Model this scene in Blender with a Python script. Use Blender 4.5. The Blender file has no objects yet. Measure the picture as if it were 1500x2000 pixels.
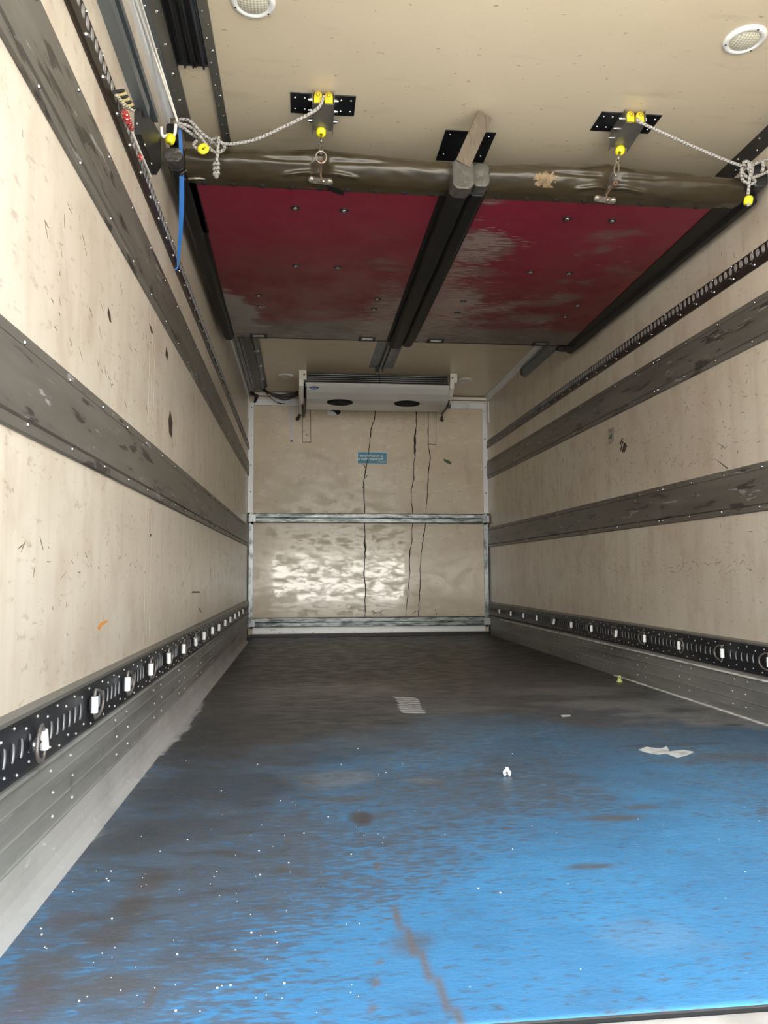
import bpy, math, random
from mathutils import Vector, Matrix, noise
R = math.radians
random.seed(7)
sc = bpy.context.scene
col = sc.collection

# ------------------------------------------------------------------ camera
F, YAW, PITCH, ROLL, CX, CZ = 1480.0, 0.1074, 0.0806, -0.0054, 0.5452, 0.6288
W, D, H, YR = 2.46, 7.683, 2.463, 1.09          # box width, front wall distance, height, rear sill distance
cyw, syw, cp, sp = math.cos(YAW), math.sin(YAW), math.cos(PITCH), math.sin(PITCH)
_fwd = Vector((syw * cp, cyw * cp, sp)); _rt = Vector((cyw, -syw, 0)); _up = _rt.cross(_fwd)
_cr, _sr = math.cos(ROLL), math.sin(ROLL)
RT = _cr * _rt + _sr * _up; UP = -_sr * _rt + _cr * _up; FW = _fwd
CAM = Vector((CX, 0, CZ))
cd = bpy.data.cameras.new('camera'); cam = bpy.data.objects.new('camera', cd); col.objects.link(cam)
cd.sensor_fit = 'VERTICAL'; cd.sensor_height = 24.0; cd.lens = F * 24.0 / 2000.0
cd.clip_start = 0.05; cd.clip_end = 300
cam.matrix_world = Matrix(((RT.x, UP.x, -FW.x, CX), (RT.y, UP.y, -FW.y, 0), (RT.z, UP.z, -FW.z, CZ), (0, 0, 0, 1)))
sc.camera = cam

# ------------------------------------------------------------------ light
sc.view_settings.view_transform = 'Standard'; sc.view_settings.look = 'None'
sc.view_settings.gamma = 1.0; sc.view_settings.use_curve_mapping = False
sc.view_settings.exposure = 0.84
sc.cycles.use_denoising = True
sc.cycles.max_bounces = 10; sc.cycles.diffuse_bounces = 8; sc.cycles.glossy_bounces = 5
sc.cycles.sample_clamp_indirect = 12.0
SKY, SUN = 3.5, 17.0
w = bpy.data.worlds.new('overcast_sky'); sc.world = w; w.use_nodes = True
nt = w.node_tree; nt.nodes.clear()
wo = nt.nodes.new('ShaderNodeOutputWorld'); bg = nt.nodes.new('ShaderNodeBackground')
tc = nt.nodes.new('ShaderNodeTexCoord'); sx = nt.nodes.new('ShaderNodeSeparateXYZ')
rp = nt.nodes.new('ShaderNodeValToRGB')
nt.links.new(tc.outputs['Generated'], sx.inputs[0])
mr = nt.nodes.new('ShaderNodeMapRange'); mr.inputs[1].default_value = -0.1; mr.inputs[2].default_value = 1.0
nt.links.new(sx.outputs[2], mr.inputs[0]); nt.links.new(mr.outputs[0], rp.inputs[0])
cr = rp.color_ramp
cr.elements[0].position = 0.0; cr.elements[0].color = (.10, .11, .09, 1)
cr.elements[1].position = 1.0; cr.elements[1].color = (.62, .78, 1.0, 1)
for p, c in ((.044, (.10, .11, .09)), (.050, (2.7, 2.6, 2.4)), (.112, (2.7, 2.6, 2.4)), (.119, (.12, .13, .10)), (.22, (.14, .16, .13)), (.27, (1.0, .98, .94)), (.55, (.88, .95, 1.0))):
    e = cr.elements.new(p); e.color = (*c, 1)
nt.links.new(rp.outputs[0], bg.inputs[0]); bg.inputs[1].default_value = SKY
nt.links.new(bg.outputs[0], wo.inputs[0])
sl = bpy.data.lights.new('sun', 'SUN'); sl.energy = SUN; sl.angle = R(1); sl.color = (1, .965, .91)
so = bpy.data.objects.new('sun', sl); col.objects.link(so)
so.rotation_euler = Vector((-0.80, 0.0, 1.25)).to_track_quat('Z', 'Y').to_euler()   # comes from the side, never into the box

# ------------------------------------------------------------------ pixel rays onto real surfaces
def ray(px, py): return (RT * ((px - 750) / F) + UP * ((1000 - py) / F) + FW)
def at_x(px, py, x): d = ray(px, py); return CAM + d * ((x - CX) / d.x)
def at_y(px, py, y): d = ray(px, py); return CAM + d * (y / d.y)
def at_z(px, py, z): d = ray(px, py); return CAM + d * ((z - CZ) / d.z)
def proj(p):
    d = Vector(p) - CAM; z = d.dot(FW)
    return 750 + F * d.dot(RT) / z, 1000 - F * d.dot(UP) / z

# ------------------------------------------------------------------ materials
def mat(name, base, rough=.5, metal=0.0, layers=(), bump=None, rvar=None, spec=.5, coat=0, attr=None, alpha=None):
    m = bpy.data.materials.new(name); m.use_nodes = True; t = m.node_tree; N = t.nodes; L = t.links
    b = N['Principled BSDF']; b.inputs['Roughness'].default_value = rough; b.inputs['Metallic'].default_value = metal
    b.inputs['Specular IOR Level'].default_value = spec; b.inputs['Coat Weight'].default_value = coat
    co = N.new('ShaderNodeTexCoord').outputs['Object']
    def nz(sc3, detail, lo, hi, rg=.6, off=0):
        mp = N.new('ShaderNodeMapping'); mp.inputs['Scale'].default_value = sc3; mp.inputs['Location'].default_value = (off, off * .7, off * .3)
        L.new(co, mp.inputs[0])
        n = N.new('ShaderNodeTexNoise'); n.inputs['Scale'].default_value = 1; n.inputs['Detail'].default_value = detail
        n.inputs['Roughness'].default_value = rg; L.new(mp.outputs[0], n.inputs['Vector'])
        r = N.new('ShaderNodeMapRange'); r.inputs[1].default_value = lo; r.inputs[2].default_value = hi
        L.new(n.outputs['Fac'], r.inputs[0]); return r.outputs[0]
    c = N.new('ShaderNodeRGB'); c.outputs[0].default_value = (*base, 1); cur = c.outputs[0]
    if attr:
        a = N.new('ShaderNodeAttribute'); a.attribute_name = attr; cur = a.outputs['Color']; wear = a.outputs['Alpha']
    for i, l in enumerate(layers):
        colr, s3, lo, hi, st = l[:5]; det = l[5] if len(l) > 5 else 5
        thr = attr and len(l) > 6 and l[6] == 'T'
        f = nz(s3, det, 0 if thr else lo, 1 if thr else hi, off=i * 3.1 + 1)
        if thr:
            q = N.new('ShaderNodeMath'); q.operation = 'MULTIPLY_ADD'; L.new(wear, q.inputs[0]); q.inputs[1].default_value = .5; L.new(f, q.inputs[2])
            r = N.new('ShaderNodeMapRange'); r.inputs[1].default_value = lo; r.inputs[2].default_value = hi; L.new(q.outputs[0], r.inputs[0]); f = r.outputs[0]
        k = N.new('ShaderNodeMath'); k.operation = 'MULTIPLY'; k.inputs[1].default_value = st; L.new(f, k.inputs[0]); f = k.outputs[0]
        if attr and len(l) > 6 and not thr:
            k2 = N.new('ShaderNodeMath'); k2.operation = 'MULTIPLY'; L.new(f, k2.inputs[0]); L.new(wear, k2.inputs[1]); f = k2.outputs[0]
        x = N.new('ShaderNodeMix'); x.data_type = 'RGBA'; L.new(f, x.inputs[0]); L.new(cur, x.inputs[6]); x.inputs[7].default_value = (*colr, 1)
        cur = x.outputs[2]
    L.new(cur, b.inputs['Base Color'])
    if rvar:
        s3, lo, hi, r0, r1 = rvar
        f = nz(s3, 6, lo, hi, off=9); r = N.new('ShaderNodeMapRange'); r.inputs[3].default_value = r0; r.inputs[4].default_value = r1
        L.new(f, r.inputs[0]); L.new(r.outputs[0], b.inputs['Roughness'])
    if bump:
        s3, st = bump; f = nz(s3, 6, 0, 1, off=5); bp = N.new('ShaderNodeBump'); bp.inputs['Strength'].default_value = st
        bp.inputs['Distance'].default_value = .01; L.new(f, bp.inputs['Height']); L.new(bp.outputs[0], b.inputs['Normal'])
    return m

def wallmat(name, streak, along, seed=0):
    # glass-fibre panel: cream gel coat, brown grime, hairline scuffs.  along = scale of vertical run-down streaks
    return mat(name, (.62, .552, .455), .3, 0, (
        ((.40, .315, .225), (.9 + seed, .8, .9), .42, .72, .55),
        ((.33, .25, .17), streak, .50, .85, .45),
        ((.36, .26, .18), (7, 7, 5), .50, .68, .38, 11),
        ((.27, .19, .13), (8, 20, 48), .60, .67, .42, 6),
        ((.22, .17, .12), along, .685, .71, .5, 4),
        ((.16, .12, .09), (34, 34, 34), .715, .74, .5, 2)),
        bump=((4, 4, 4), .02), spec=.5)
M = {}
M['wall'] = wallmat('cream_wall_panel', (14, 14, 1.3), (22, 22, 90))
M['back'] = mat('cream_front_panel', (.70, .60, .455), .3, 0, (
    ((.54, .43, .31), (1.2, 1, 1.6), .42, .7, .6), ((.38, .285, .195), (9, 9, 2.5), .55, .8, .5),
    ((.68, .61, .49), (7, 7, 7), .60, .72, .5), ((.24, .17, .11), (18, 18, 60), .665, .70, .6, 4)),
    bump=((1.6, 1.6, 5), .007), rvar=((9, 9, 22), .40, .62, .03, .30), spec=.6)
M['ceil'] = mat('cream_ceiling_panel', (.70, .60, .44), .25, 0, (
    ((.55, .44, .30), (.8, .9, 1), .45, .75, .5), ((.40, .30, .19), (3, 12, 3), .58, .8, .4),
    ((.28, .21, .14), (26, 50, 30), .69, .73, .6, 2)), bump=((6, 6, 6), .03), spec=.45)
M['board'] = mat('grey_brown_rub_rail', (.112, .101, .085), .42, 0, (
    ((.175, .162, .14), (5, 1.2, 9), .45, .7, .6), ((.075, .062, .05), (10, 1.0, 6), .52, .75, .6),
    ((.34, .32, .29), (60, 5, 110), .66, .72, .45, 3), ((.035, .03, .026), (25, 5, 30), .585, .63, .85, 3), ((.34, .325, .30), (25, 5.5, 36), .65, .68, .6, 3)),
    bump=((20, 4, 30), .25), spec=.5)
M['rail'] = mat('brown_black_rail', (.035, .026, .021), .35, .3, (((.12, .10, .085), (30, 9, 60), .6, .75, .5),), spec=.6)
M['blackrail'] = mat('black_steel_rail', (.022, .023, .027), .4, .3, (((.22, .22, .22), (18, 18, 5), .64, .78, .5), ((.10, .095, .09), (4, 3, 5), .5, .7, .4)), spec=.6)
M['slot'] = mat('slot_grey', (.34, .285, .25), .5)
M['edge'] = mat('slot_edge_metal', (.27, .27, .28), .4, .5)
M['ring'] = mat('dull_ring_steel', (.17, .145, .13), .42, .5, (((.30, .29, .28), (60, 60, 60), .5, .7, .6),))
M['dark'] = mat('hole_black', (.008, .008, .008), .8)
M['steel'] = mat('bright_steel', (.75, .75, .74), .22, 1)
M['alu'] = mat('dull_aluminium', (.48, .48, .45), .45, .55, (((.28, .27, .24), (6, 2, 12), .45, .75, .7), ((.70, .69, .66), (70, 9, 70), .62, .72, .6), ((.15, .14, .12), (9, 9, 9), .6, .75, .6)), bump=((30, 8, 30), .15))
M['kick'] = mat('scuffed_kick_board', (.27, .265, .24), .5, .25, (((.12, .112, .10), (5, 1.3, 11), .42, .7, .75), ((.46, .45, .42), (60, 6, 90), .63, .74, .55, 4), ((.06, .055, .05), (12, 12, 7), .62, .76, .6)), bump=((25, 6, 30), .2))
M['cove'] = mat('grey_sealant', (.36, .345, .32), .6, 0, (((.20, .19, .17), (6, 3, 6), .45, .75, .7), ((.6, .59, .57), (40, 20, 40), .62, .72, .6)))
M['seal'] = mat('white_caulk', (.72, .70, .66), .6, 0, (((.35, .33, .30), (30, 14, 30), .48, .62, .8),))
M['trim'] = mat('pale_grey_trim', (.78, .79, .80), .35, .15, (((.40, .39, .37), (9, 9, 3), .55, .8, .5),))
M['post'] = mat('worn_metal_post', (.42, .44, .45), .35, .6, (((.10, .115, .12), (20, 20, 9), .46, .64, .85), ((.75, .78, .8), (60, 60, 30), .62, .7, .6)))
M['beam'] = mat('worn_load_beam', (.30, .33, .33), .35, .5, (((.045, .055, .055), (7, 20, 40), .42, .6, .9), ((.68, .72, .72), (9, 30, 90), .61, .68, .7)))
M['whitesheet'] = mat('white_sill_sheet', (.92, .93, .93), .35, .2, (((.12, .12, .12), (12, 9, 30), .62, .72, .8),))
M['red'] = mat('crimson_panel', (.3, .02, .06), .36, 0, (
    ((.155, .115, .095), (2.6, 7, 5), .78, .90, .72, 12, 'T'), ((.36, .28, .25), (14, 70, 20), .88, .93, .55, 5, 'T'),
    ((.15, .012, .02), (2, 2, 2), .5, .75, .5)), attr='paint', spec=.45, rvar=((5, 5, 5), .4, .7, .28, .5))
M['rubber'] = mat('black_rubber', (.008, .008, .008), .5, 0, (((.06, .057, .05), (14, 10, 14), .58, .78, .5), ((.25, .23, .2), (50, 30, 50), .7, .78, .4)), bump=((12, 9, 12), .2), spec=.3)
M['tape'] = mat('grey_tape', (.07, .064, .055), .32, .1, (((.19, .175, .15), (30, 30, 30), .5, .7, .6), ((.05, .045, .04), (18, 18, 18), .6, .7, .6)), bump=((30, 30, 30), .5))
M['pvc'] = mat('olive_brown_vinyl', (.042, .031, .017), .25, 0, (((.07, .054, .032), (3, 8, 8), .45, .75, .6), ((.03, .024, .016), (3, 12, 9), .55, .75, .7)), bump=((5, 9, 9), .12), spec=.5, coat=.05)
M['wood'] = mat('raw_wood', (.125, .098, .07), .7, 0, (((.07, .05, .03), (90, 14, 14), .5, .62, .7), ((.18, .15, .11), (30, 30, 30), .55, .7, .5)), bump=((60, 12, 12), .3))
M['drypatch'] = mat('dried_residue', (.25, .17, .085), .6, 0, (((.10, .07, .04), (40, 40, 40), .45, .62, .9),))
M['tapedark'] = mat('dark_wrapped_tape', (.05, .045, .04), .4, 0, (((.30, .28, .26), (30, 22, 26), .56, .66, .7),), bump=((40, 40, 40), .8))
M['seam'] = mat('stained_seam', (.46, .385, .30), .4)
M['scuffbrown'] = mat('brown_scuff', (.19, .135, .09), .6)
M['webpale'] = mat('pale_yellow_webbing', (.55, .47, .22), .8)
M['plate'] = mat('black_steel_plate', (.035, .036, .04), .3, .6, (((.10, .11, .12), (9, 9, 9), .5, .75, .5),))
M['yellow'] = mat('yellow_plastic', (.82, .60, .02), .4, 0, (((.45, .27, .02), (60, 60, 60), .58, .75, .5),))
M['yellowbead'] = mat('bright_yellow_plastic', (.9, .80, .03), .35)
M['chain'] = mat('galvanised_chain', (.42, .38, .32), .35, .8, (((.14, .09, .05), (90, 90, 90), .5, .66, .7),))
M['rust'] = mat('rusted_steel', (.15, .085, .055), .6, .3, (((.45, .40, .34), (80, 80, 80), .56, .68, .7),))
M['white'] = mat('white_plastic', (.82, .82, .80), .35)
M['casing'] = mat('off_white_casing', (.66, .65, .61), .3, 0, (((.52, .50, .45), (3, 3, 3), .5, .75, .5),))
M['bracket'] = mat('cream_bracket', (.80, .76, .68), .4)
M['black'] = mat('black_plastic', (.012, .012, .013), .4)
M['navy'] = mat('navy_badge', (.01, .02, .16), .25)
M['signblue'] = mat('sign_blue', (.07, .26, .38), .45, 0, (((.12, .33, .42), (20, 20, 20), .5, .7, .5),))
M['signwhite'] = mat('sign_lettering', (.62, .74, .76), .5)
M['bluestrap'] = mat('blue_strap', (.02, .14, .45), .45)
M['channel'] = mat('grey_steel_channel', (.20, .225, .245), .38, .6, (((.42, .45, .47), (30, 6, 30), .55, .75, .5),))
M['strip'] = mat('dark_grey_strip', (.165, .158, .142), .35, .4, (((.5, .48, .42), (60, 40, 60), .64, .72, .6), ((.26, .24, .21), (14, 5, 14), .5, .75, .5)))
M['cloth'] = mat('black_rubber_sheet', (.014, .014, .016), .5, 0, (((.04, .045, .055), (9, 2, 9), .5, .7, .6),))
M['conduit'] = mat('pale_conduit', (.60, .58, .62), .4)
M['grime'] = mat('brown_grime', (.055, .04, .028), .6)
M['orange'] = mat('orange_mark', (.62, .25, .05), .6)
M['green'] = mat('green_mark', (.05, .12, .05), .6)
M['pale'] = mat('pale_sticker', (.38, .33, .28), .5, 0, (((.10, .09, .05), (60, 60, 60), .5, .62, .7),))
M['scrap'] = mat('torn_tape_scrap', (.55, .54, .50), .6, 0, (((.25, .24, .22), (30, 30, 30), .5, .65, .7),))
M['yg'] = mat('yellow_green_plastic', (.55, .58, .20), .45)
M['platform'] = mat('tread_plate_metal', (.125, .122, .115), .4, .2, (((.075, .07, .065), (9, 9, 9), .5, .7, .6),))
M['ground'] = mat('concrete_yard', (.48, .45, .40), .8, 0, (((.36, .34, .30), (.3, .3, .3), .4, .7, .7),))
M['shell'] = mat('outer_shell', (.6, .6, .6), .5)
M['floor'] = mat('worn_blue_floor', (.1, .1, .1), .55, 0, (
    ((.072, .068, .066), (34, 95, 10), .60, .74, .72, 6, 'T'), ((.060, .056, .052), (6, 17, 10), .80, .95, .75, 9, 'T'), ((.30, .29, .27), (30, 90, 30), .69, .75, .35, 3),
    ((.045, .042, .04), (5, 9, 5), .56, .8, .45, 6)), attr='paint', bump=((60, 120, 60), .25), rvar=((9, 20, 9), .4, .7, .34, .6), spec=.45)

def ropemat(name, c1, c2, fr=70.0):
    m = bpy.data.materials.new(name); m.use_nodes = True; t = m.node_tree; N = t.nodes; L = t.links; b = N['Principled BSDF']
    uv = N.new('ShaderNodeTexCoord').outputs['UV']; s = N.new('ShaderNodeSeparateXYZ'); L.new(uv, s.inputs[0])
    def mth(op, a, bb):
        n = N.new('ShaderNodeMath'); n.operation = op
        for i, v in enumerate((a, bb)):
            if isinstance(v, (int, float)): n.inputs[i].default_value = v
            elif v is not None: L.new(v, n.inputs[i])
        return n.outputs[0]
    ph = mth('ADD', mth('MULTIPLY', s.outputs[1], fr * 6.28), mth('MULTIPLY', s.outputs[0], 12.56))
    a = mth('GREATER_THAN', mth('SINE', ph, None), .55)
    ph2 = mth('ADD', mth('MULTIPLY', s.outputs[1], fr * 2.1), mth('MULTIPLY', s.outputs[0], -25.1))
    q = mth('GREATER_THAN', mth('SINE', ph2, None), .1); f = mth('MULTIPLY', a, q)
    x = N.new('ShaderNodeMix'); x.data_type = 'RGBA'; L.new(f, x.inputs[0]); x.inputs[6].default_value = (*c1, 1); x.inputs[7].default_value = (*c2, 1)
    L.new(x.outputs[2], b.inputs['Base Color']); b.inputs['Roughness'].default_value = .75
    bp = N.new('ShaderNodeBump'); bp.inputs['Strength'].default_value = .5; bp.inputs['Distance'].default_value = .002
    L.new(mth('SINE', ph, None), bp.inputs['Height']); L.new(bp.outputs[0], b.inputs['Normal'])
    return m
M['rope'] = ropemat('flecked_rope', (.40, .38, .355), (.05, .05, .06))
M['stripe'] = ropemat('striped_webbing', (.62, .58, .42), (.03, .03, .04), 60)
M['redcheck'] = ropemat('red_cream_tape', (.42, .03, .03), (.75, .66, .55), 90)

# ------------------------------------------------------------------ mesh builder
class MB:
    def __init__(s): s.v = []; s.f = []; s.m = []; s.sm = []; s.uv = {}
    def add(s, vs, fs, mi=0, smooth=False, uvs=None):
        o = len(s.v); s.v += [tuple(x) for x in vs]
        for k, f in enumerate(fs):
            if uvs: s.uv[len(s.f)] = uvs[k]
            s.f.append([o + i for i in f]); s.m.append(mi); s.sm.append(smooth)
    def box(s, a, b, mi=0):
        (x0, y0, z0), (x1, y1, z1) = a, b
        x0, x1 = min(x0, x1), max(x0, x1); y0, y1 = min(y0, y1), max(y0, y1); z0, z1 = min(z0, z1), max(z0, z1)
        s.add([(x0, y0, z0), (x1, y0, z0), (x1, y1, z0), (x0, y1, z0), (x0, y0, z1), (x1, y0, z1), (x1, y1, z1), (x0, y1, z1)],
              [(0, 3, 2, 1), (4, 5, 6, 7), (0, 1, 5, 4), (1, 2, 6, 5), (2, 3, 7, 6), (3, 0, 4, 7)], mi)
    def obox(s, c, ax, ay, az, mi=0):           # oriented box, half axes
        c = Vector(c); ax, ay, az = Vector(ax), Vector(ay), Vector(az)
        vs = [c + i * ax + j * ay + k * az for k in (-1, 1) for j in (-1, 1) for i in (-1, 1)]
        s.add(vs, [(0, 2, 3, 1), (4, 5, 7, 6), (0, 1, 5, 4), (1, 3, 7, 5), (3, 2, 6, 7), (2, 0, 4, 6)], mi)
    def tube(s, pts, r, n=8, mi=0, closed=False, cap=True):
        pts = [Vector(p) for p in pts]; m = len(pts); rr = r if isinstance(r, (list, tuple)) else [r] * m
        up = None; rings = []; vs = []; dist = [0]
        for i in range(m):
            a = pts[(i - 1) % m] if (closed or i > 0) else pts[i]; b = pts[(i + 1) % m] if (closed or i < m - 1) else pts[i]
            t = (b - a).normalized()
            if up is None: up = t.orthogonal().normalized()
            up = (up - t * up.dot(t)); up = up.normalized() if up.length > 1e-6 else t.orthogonal().normalized()
            sd = t.cross(up)
            vs += [pts[i] + (up * math.cos(2 * math.pi * k / n) + sd * math.sin(2 * math.pi * k / n)) * rr[i] for k in range(n)]
            if i: dist.append(dist[-1] + (pts[i] - pts[i - 1]).length)
        fs = []; uvs = []
        for i in range(m if closed else m - 1):
            j = (i + 1) % m; d1 = dist[j] if j else dist[-1] + .01
            for k in range(n):
                l = (k + 1) % n; fs.append((i * n + k, i * n + l, j * n + l, j * n + k))
                uvs.append([(k / n, dist[i]), ((k + 1) / n, dist[i]), ((k + 1) / n, d1), (k / n, d1)])
        s.add(vs, fs, mi, True, uvs)
        if cap and not closed: s.add(vs[:n], [tuple(range(n))[::-1]], mi); s.add(vs[-n:], [tuple(range(n))], mi)
    def cyl(s, a, b, r, n=12, mi=0, r2=None): s.tube([a, b], [r, r2 if r2 is not None else r], n, mi)
    def lathe(s, c, ax, prof, n=16, mi=0):      # prof: (radius, distance along axis)
        c = Vector(c); ax = Vector(ax).normalized(); u = ax.orthogonal().normalized(); v = ax.cross(u); vs = []
        for r, h in prof: vs += [c + ax * h + (u * math.cos(2 * math.pi * k / n) + v * math.sin(2 * math.pi * k / n)) * r for k in range(n)]
        fs = [(i * n + k, i * n + (k + 1) % n, (i + 1) * n + (k + 1) % n, (i + 1) * n + k) for i in range(len(prof) - 1) for k in range(n)]
        s.add(vs, fs, mi, True)
    def dome(s, c, ax, r, h=None, n=7, mi=0):
        h = h or r * .6; s.lathe(c, ax, [(r, 0), (r * .8, h * .6), (r * .35, h * .95), (0.0001, h)], n, mi)
    def ball(s, c, r, mi=0, n=12, sq=1.0, ax=(0, 0, 1)):
        s.lathe(c, ax, [(max(1e-4, r * math.sin(math.pi * i / 8)), -r * sq * math.cos(math.pi * i / 8)) for i in range(9)], n, mi)
    def torus(s, c, u, v, R1, R2, r, n=20, k=8, mi=0, arc=(0, 2 * math.pi)):
        c, u, v = Vector(c), Vector(u).normalized(), Vector(v).normalized(); full = abs(arc[1] - arc[0] - 2 * math.pi) < 1e-4
        q = n if full else n + 1
        s.tube([c + u * R1 * math.cos(arc[0] + (arc[1] - arc[0]) * i / n) + v * R2 * math.sin(arc[0] + (arc[1] - arc[0]) * i / n) for i in range(q)], r, k, mi, closed=full)
    def prism(s, poly, d, mi=0):                # poly: list of 3D points, d: extrusion vector
        n = len(poly); d = Vector(d); P = [Vector(p) for p in poly]
        s.add(P + [p + d for p in P], [tuple(range(n))[::-1], tuple(range(n, 2 * n))] + [(i, (i + 1) % n, n + (i + 1) % n, n + i) for i in range(n)], mi)
    def loft(s, A, B, mi=0, smooth=False):      # two matching closed polygons
        n = len(A); s.add(list(A) + list(B), [tuple(range(n))[::-1], tuple(range(n, 2 * n))] + [(i, (i + 1) % n, n + (i + 1) % n, n + i) for i in range(n)], mi, smooth)
    def ribbon(s, pts, ws, nrm, mi=0, off=.0012):   # flat crack or mark lying on a surface, a millimetre thick
        nrm = Vector(nrm); P = [Vector(p) + nrm * off for p in pts]
        for i in range(len(P) - 1):
            t = (P[i + 1] - P[i]).normalized(); sd = t.cross(nrm).normalized()
            s.prism([P[i] - sd * ws[i], P[i] + sd * ws[i], P[i + 1] + sd * ws[i + 1], P[i + 1] - sd * ws[i + 1]], -nrm * off, mi)
    def build(s, name, mats, parent=None, bevel=0, fixn=True):
        me = bpy.data.meshes.new(name); me.from_pydata(s.v, [], s.f); me.update()
        for m in (mats if isinstance(mats, (list, tuple)) else [mats]): me.materials.append(M[m] if isinstance(m, str) else m)
        me.polygons.foreach_set('material_index', s.m); me.polygons.foreach_set('use_smooth', s.sm)
        if s.uv:
            ul = me.uv_layers.new(name='UVMap'); li = 0
            for p in me.polygons:
                q = s.uv.get(p.index)
                for k in range(p.loop_total):
                    if q: ul.data[p.loop_start + k].uv = q[k]
        if fixn:
            import bmesh
            bm = bmesh.new(); bm.from_mesh(me); bmesh.ops.recalc_face_normals(bm, faces=bm.faces); bm.to_mesh(me); bm.free()
        o = bpy.data.objects.new(name, me); col.objects.link(o)
        if parent: o.parent = parent; o.matrix_parent_inverse = parent.matrix_world.inverted() if False else Matrix.Translation(-parent.location)
        if bevel:
            b = o.modifiers.new('bevel', 'BEVEL'); b.width = bevel; b.segments = 2; b.limit_method = 'ANGLE'
        return o
def tag(o, label, cat, group=None, kind=None):
    o['label'] = label; o['category'] = cat
    if group: o['group'] = group
    if kind: o['kind'] = kind
    return o
def thing(name, loc, label, cat, group=None):
    o = bpy.data.objects.new(name, None); col.objects.link(o); o.location = loc; o.empty_display_size = .05
    return tag(o, label, cat, group)
def struct(o): o['kind'] = 'structure'; return o
def copy_tree(o, parent=None, shift=None):
    c = o.copy(); col.objects.link(c); inv = o.matrix_parent_inverse.copy(); c.parent = parent; c.matrix_parent_inverse = inv
    if shift is not None: c.location = o.location + Vector(shift)
    for ch in list(o.children): copy_tree(ch, c)
    return c

# ------------------------------------------------------------------ setting: yard outside, shell
b = MB(); b.box((-40, -38, -1.35), (40, 30, -1.25)); g = struct(b.build('ground', 'ground'))

T = .09
b = MB(); b.box((-T, YR, -.12), (0, D + T, H + T)); wl = struct(b.build('wall_left', 'wall'))
b = MB(); b.box((W, YR, -.12), (W + T, D + T, H + T)); wr = struct(b.build('wall_right', 'wall'))
b = MB(); b.box((0, D, -.12), (W, D + T, H + T)); wb = struct(b.build('wall_back', 'back'))
b = MB(); b.box((0, YR, H), (W, D, H + T)); ce = struct(b.build('ceiling', 'ceil'))

# floor: fine grid whose paint colour and wear are laid down as stains with their own outlines
def sm(a, c, x):
    t = max(0, min(1, (x - a) / (c - a))); return t * t * (3 - 2 * t)
def fb(x, y, z=0.0): return noise.fractal(Vector((x, y, z)), .9, 2.1, 4)
def mixc(a, c, t): return tuple(a[i] + (c[i] - a[i]) * t for i in range(3))
def seg_d(px, py, a, c):
    ax, ay = a; bx, by = c; dx, dy = bx - ax, by - ay; t = max(0, min(1, ((px - ax) * dx + (py - ay) * dy) / (dx * dx + dy * dy)))
    return math.hypot(px - ax - t * dx, py - ay - t * dy), t
BLUE, WORN, DARKS, GREY, PALE, RUSTY = (.045, .16, .29), (.080, .073, .066), (.026, .028, .032), (.21, .20, .185), (.42, .41, .39), (.085, .05, .04)
stains = [  # world-plane stains: centre given by where it lies on the floor, radii in metres, colour, strength
    (520, 1425, .42, .26, DARKS, .85), (380, 1450, .25, .30, DARKS, .8), (650, 1400, .35, .14, DARKS, .7), (760, 1410, .14, .08, DARKS, .6), (420, 1540, .26, .22, DARKS, .7),
    (330, 1620, .2, .16, DARKS, .6), (560, 1475, .3, .12, DARKS, .45),
    (660, 1522, .13, .11, GREY, .45), (708, 1597, .036, .062, (.055, .047, .042), .95), (690, 1560, .10, .04, WORN, .7), (755, 1590, .05, .03, WORN, .5),
    (1185, 1598, .10, .03, WORN, .8), (1160, 1692, .06, .018, WORN, .8), (1255, 1576, .05, .018, WORN, .7), (835, 1617, .03, .015, WORN, .7),
    (900, 1385, .35, .06, GREY, .5), (1250, 1375, .5, .16, GREY, .7), (1430, 1400, .45, .22, GREY, .85), (1450, 1360, .35, .3, GREY, .5), (1120, 1350, .4, .14, GREY, .5),
    (640, 1350, .5, .25, GREY, .5), (830, 1525, .07, .03, GREY, .5), (1290, 1830, .1, .06, GREY, .15), (300, 1715, .05, .09, RUSTY, .8), (265, 1770, .05, .07, RUSTY, .8),
    (215, 1830, .04, .06, RUSTY, .7), (130, 1800, .05, .05, RUSTY, .6), (95, 1890, .06, .06, WORN, .8), (190, 1925, .10, .06, WORN, .8), (60, 1960, .05, .07, RUSTY, .7),
    (400, 1880, .13, .03, WORN, .5), (800, 1840, .05, .04, WORN, .6), (250, 1640, .14, .12, DARKS, .5), (1300, 1455, .2, .03, DARKS, .4), (1440, 1480, .3, .07, WORN, .5), (1430, 1416, .05, .02, DARKS, .8)]
ST = [(at_z(a, c, 0).x, at_z(a, c, 0).y, rx, ry, cc, s) for a, c, rx, ry, cc, s in stains]
scars = [((775, 1792), (905, 2010), 7, 7), ((738, 1690), (775, 1792), 2, 3), ((700, 1640), (738, 1690), 1.5, 1.5), ((308, 1900), (285, 1990), 3, 2), ((575, 1600), (535, 1760), 1.5, 1.5), ((560, 1610), (545, 1800), 1.2, 1.2), ((740, 1880), (725, 1985), 2, 2), ((1200, 1400), (1400, 1480), 1, 1)]
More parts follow.
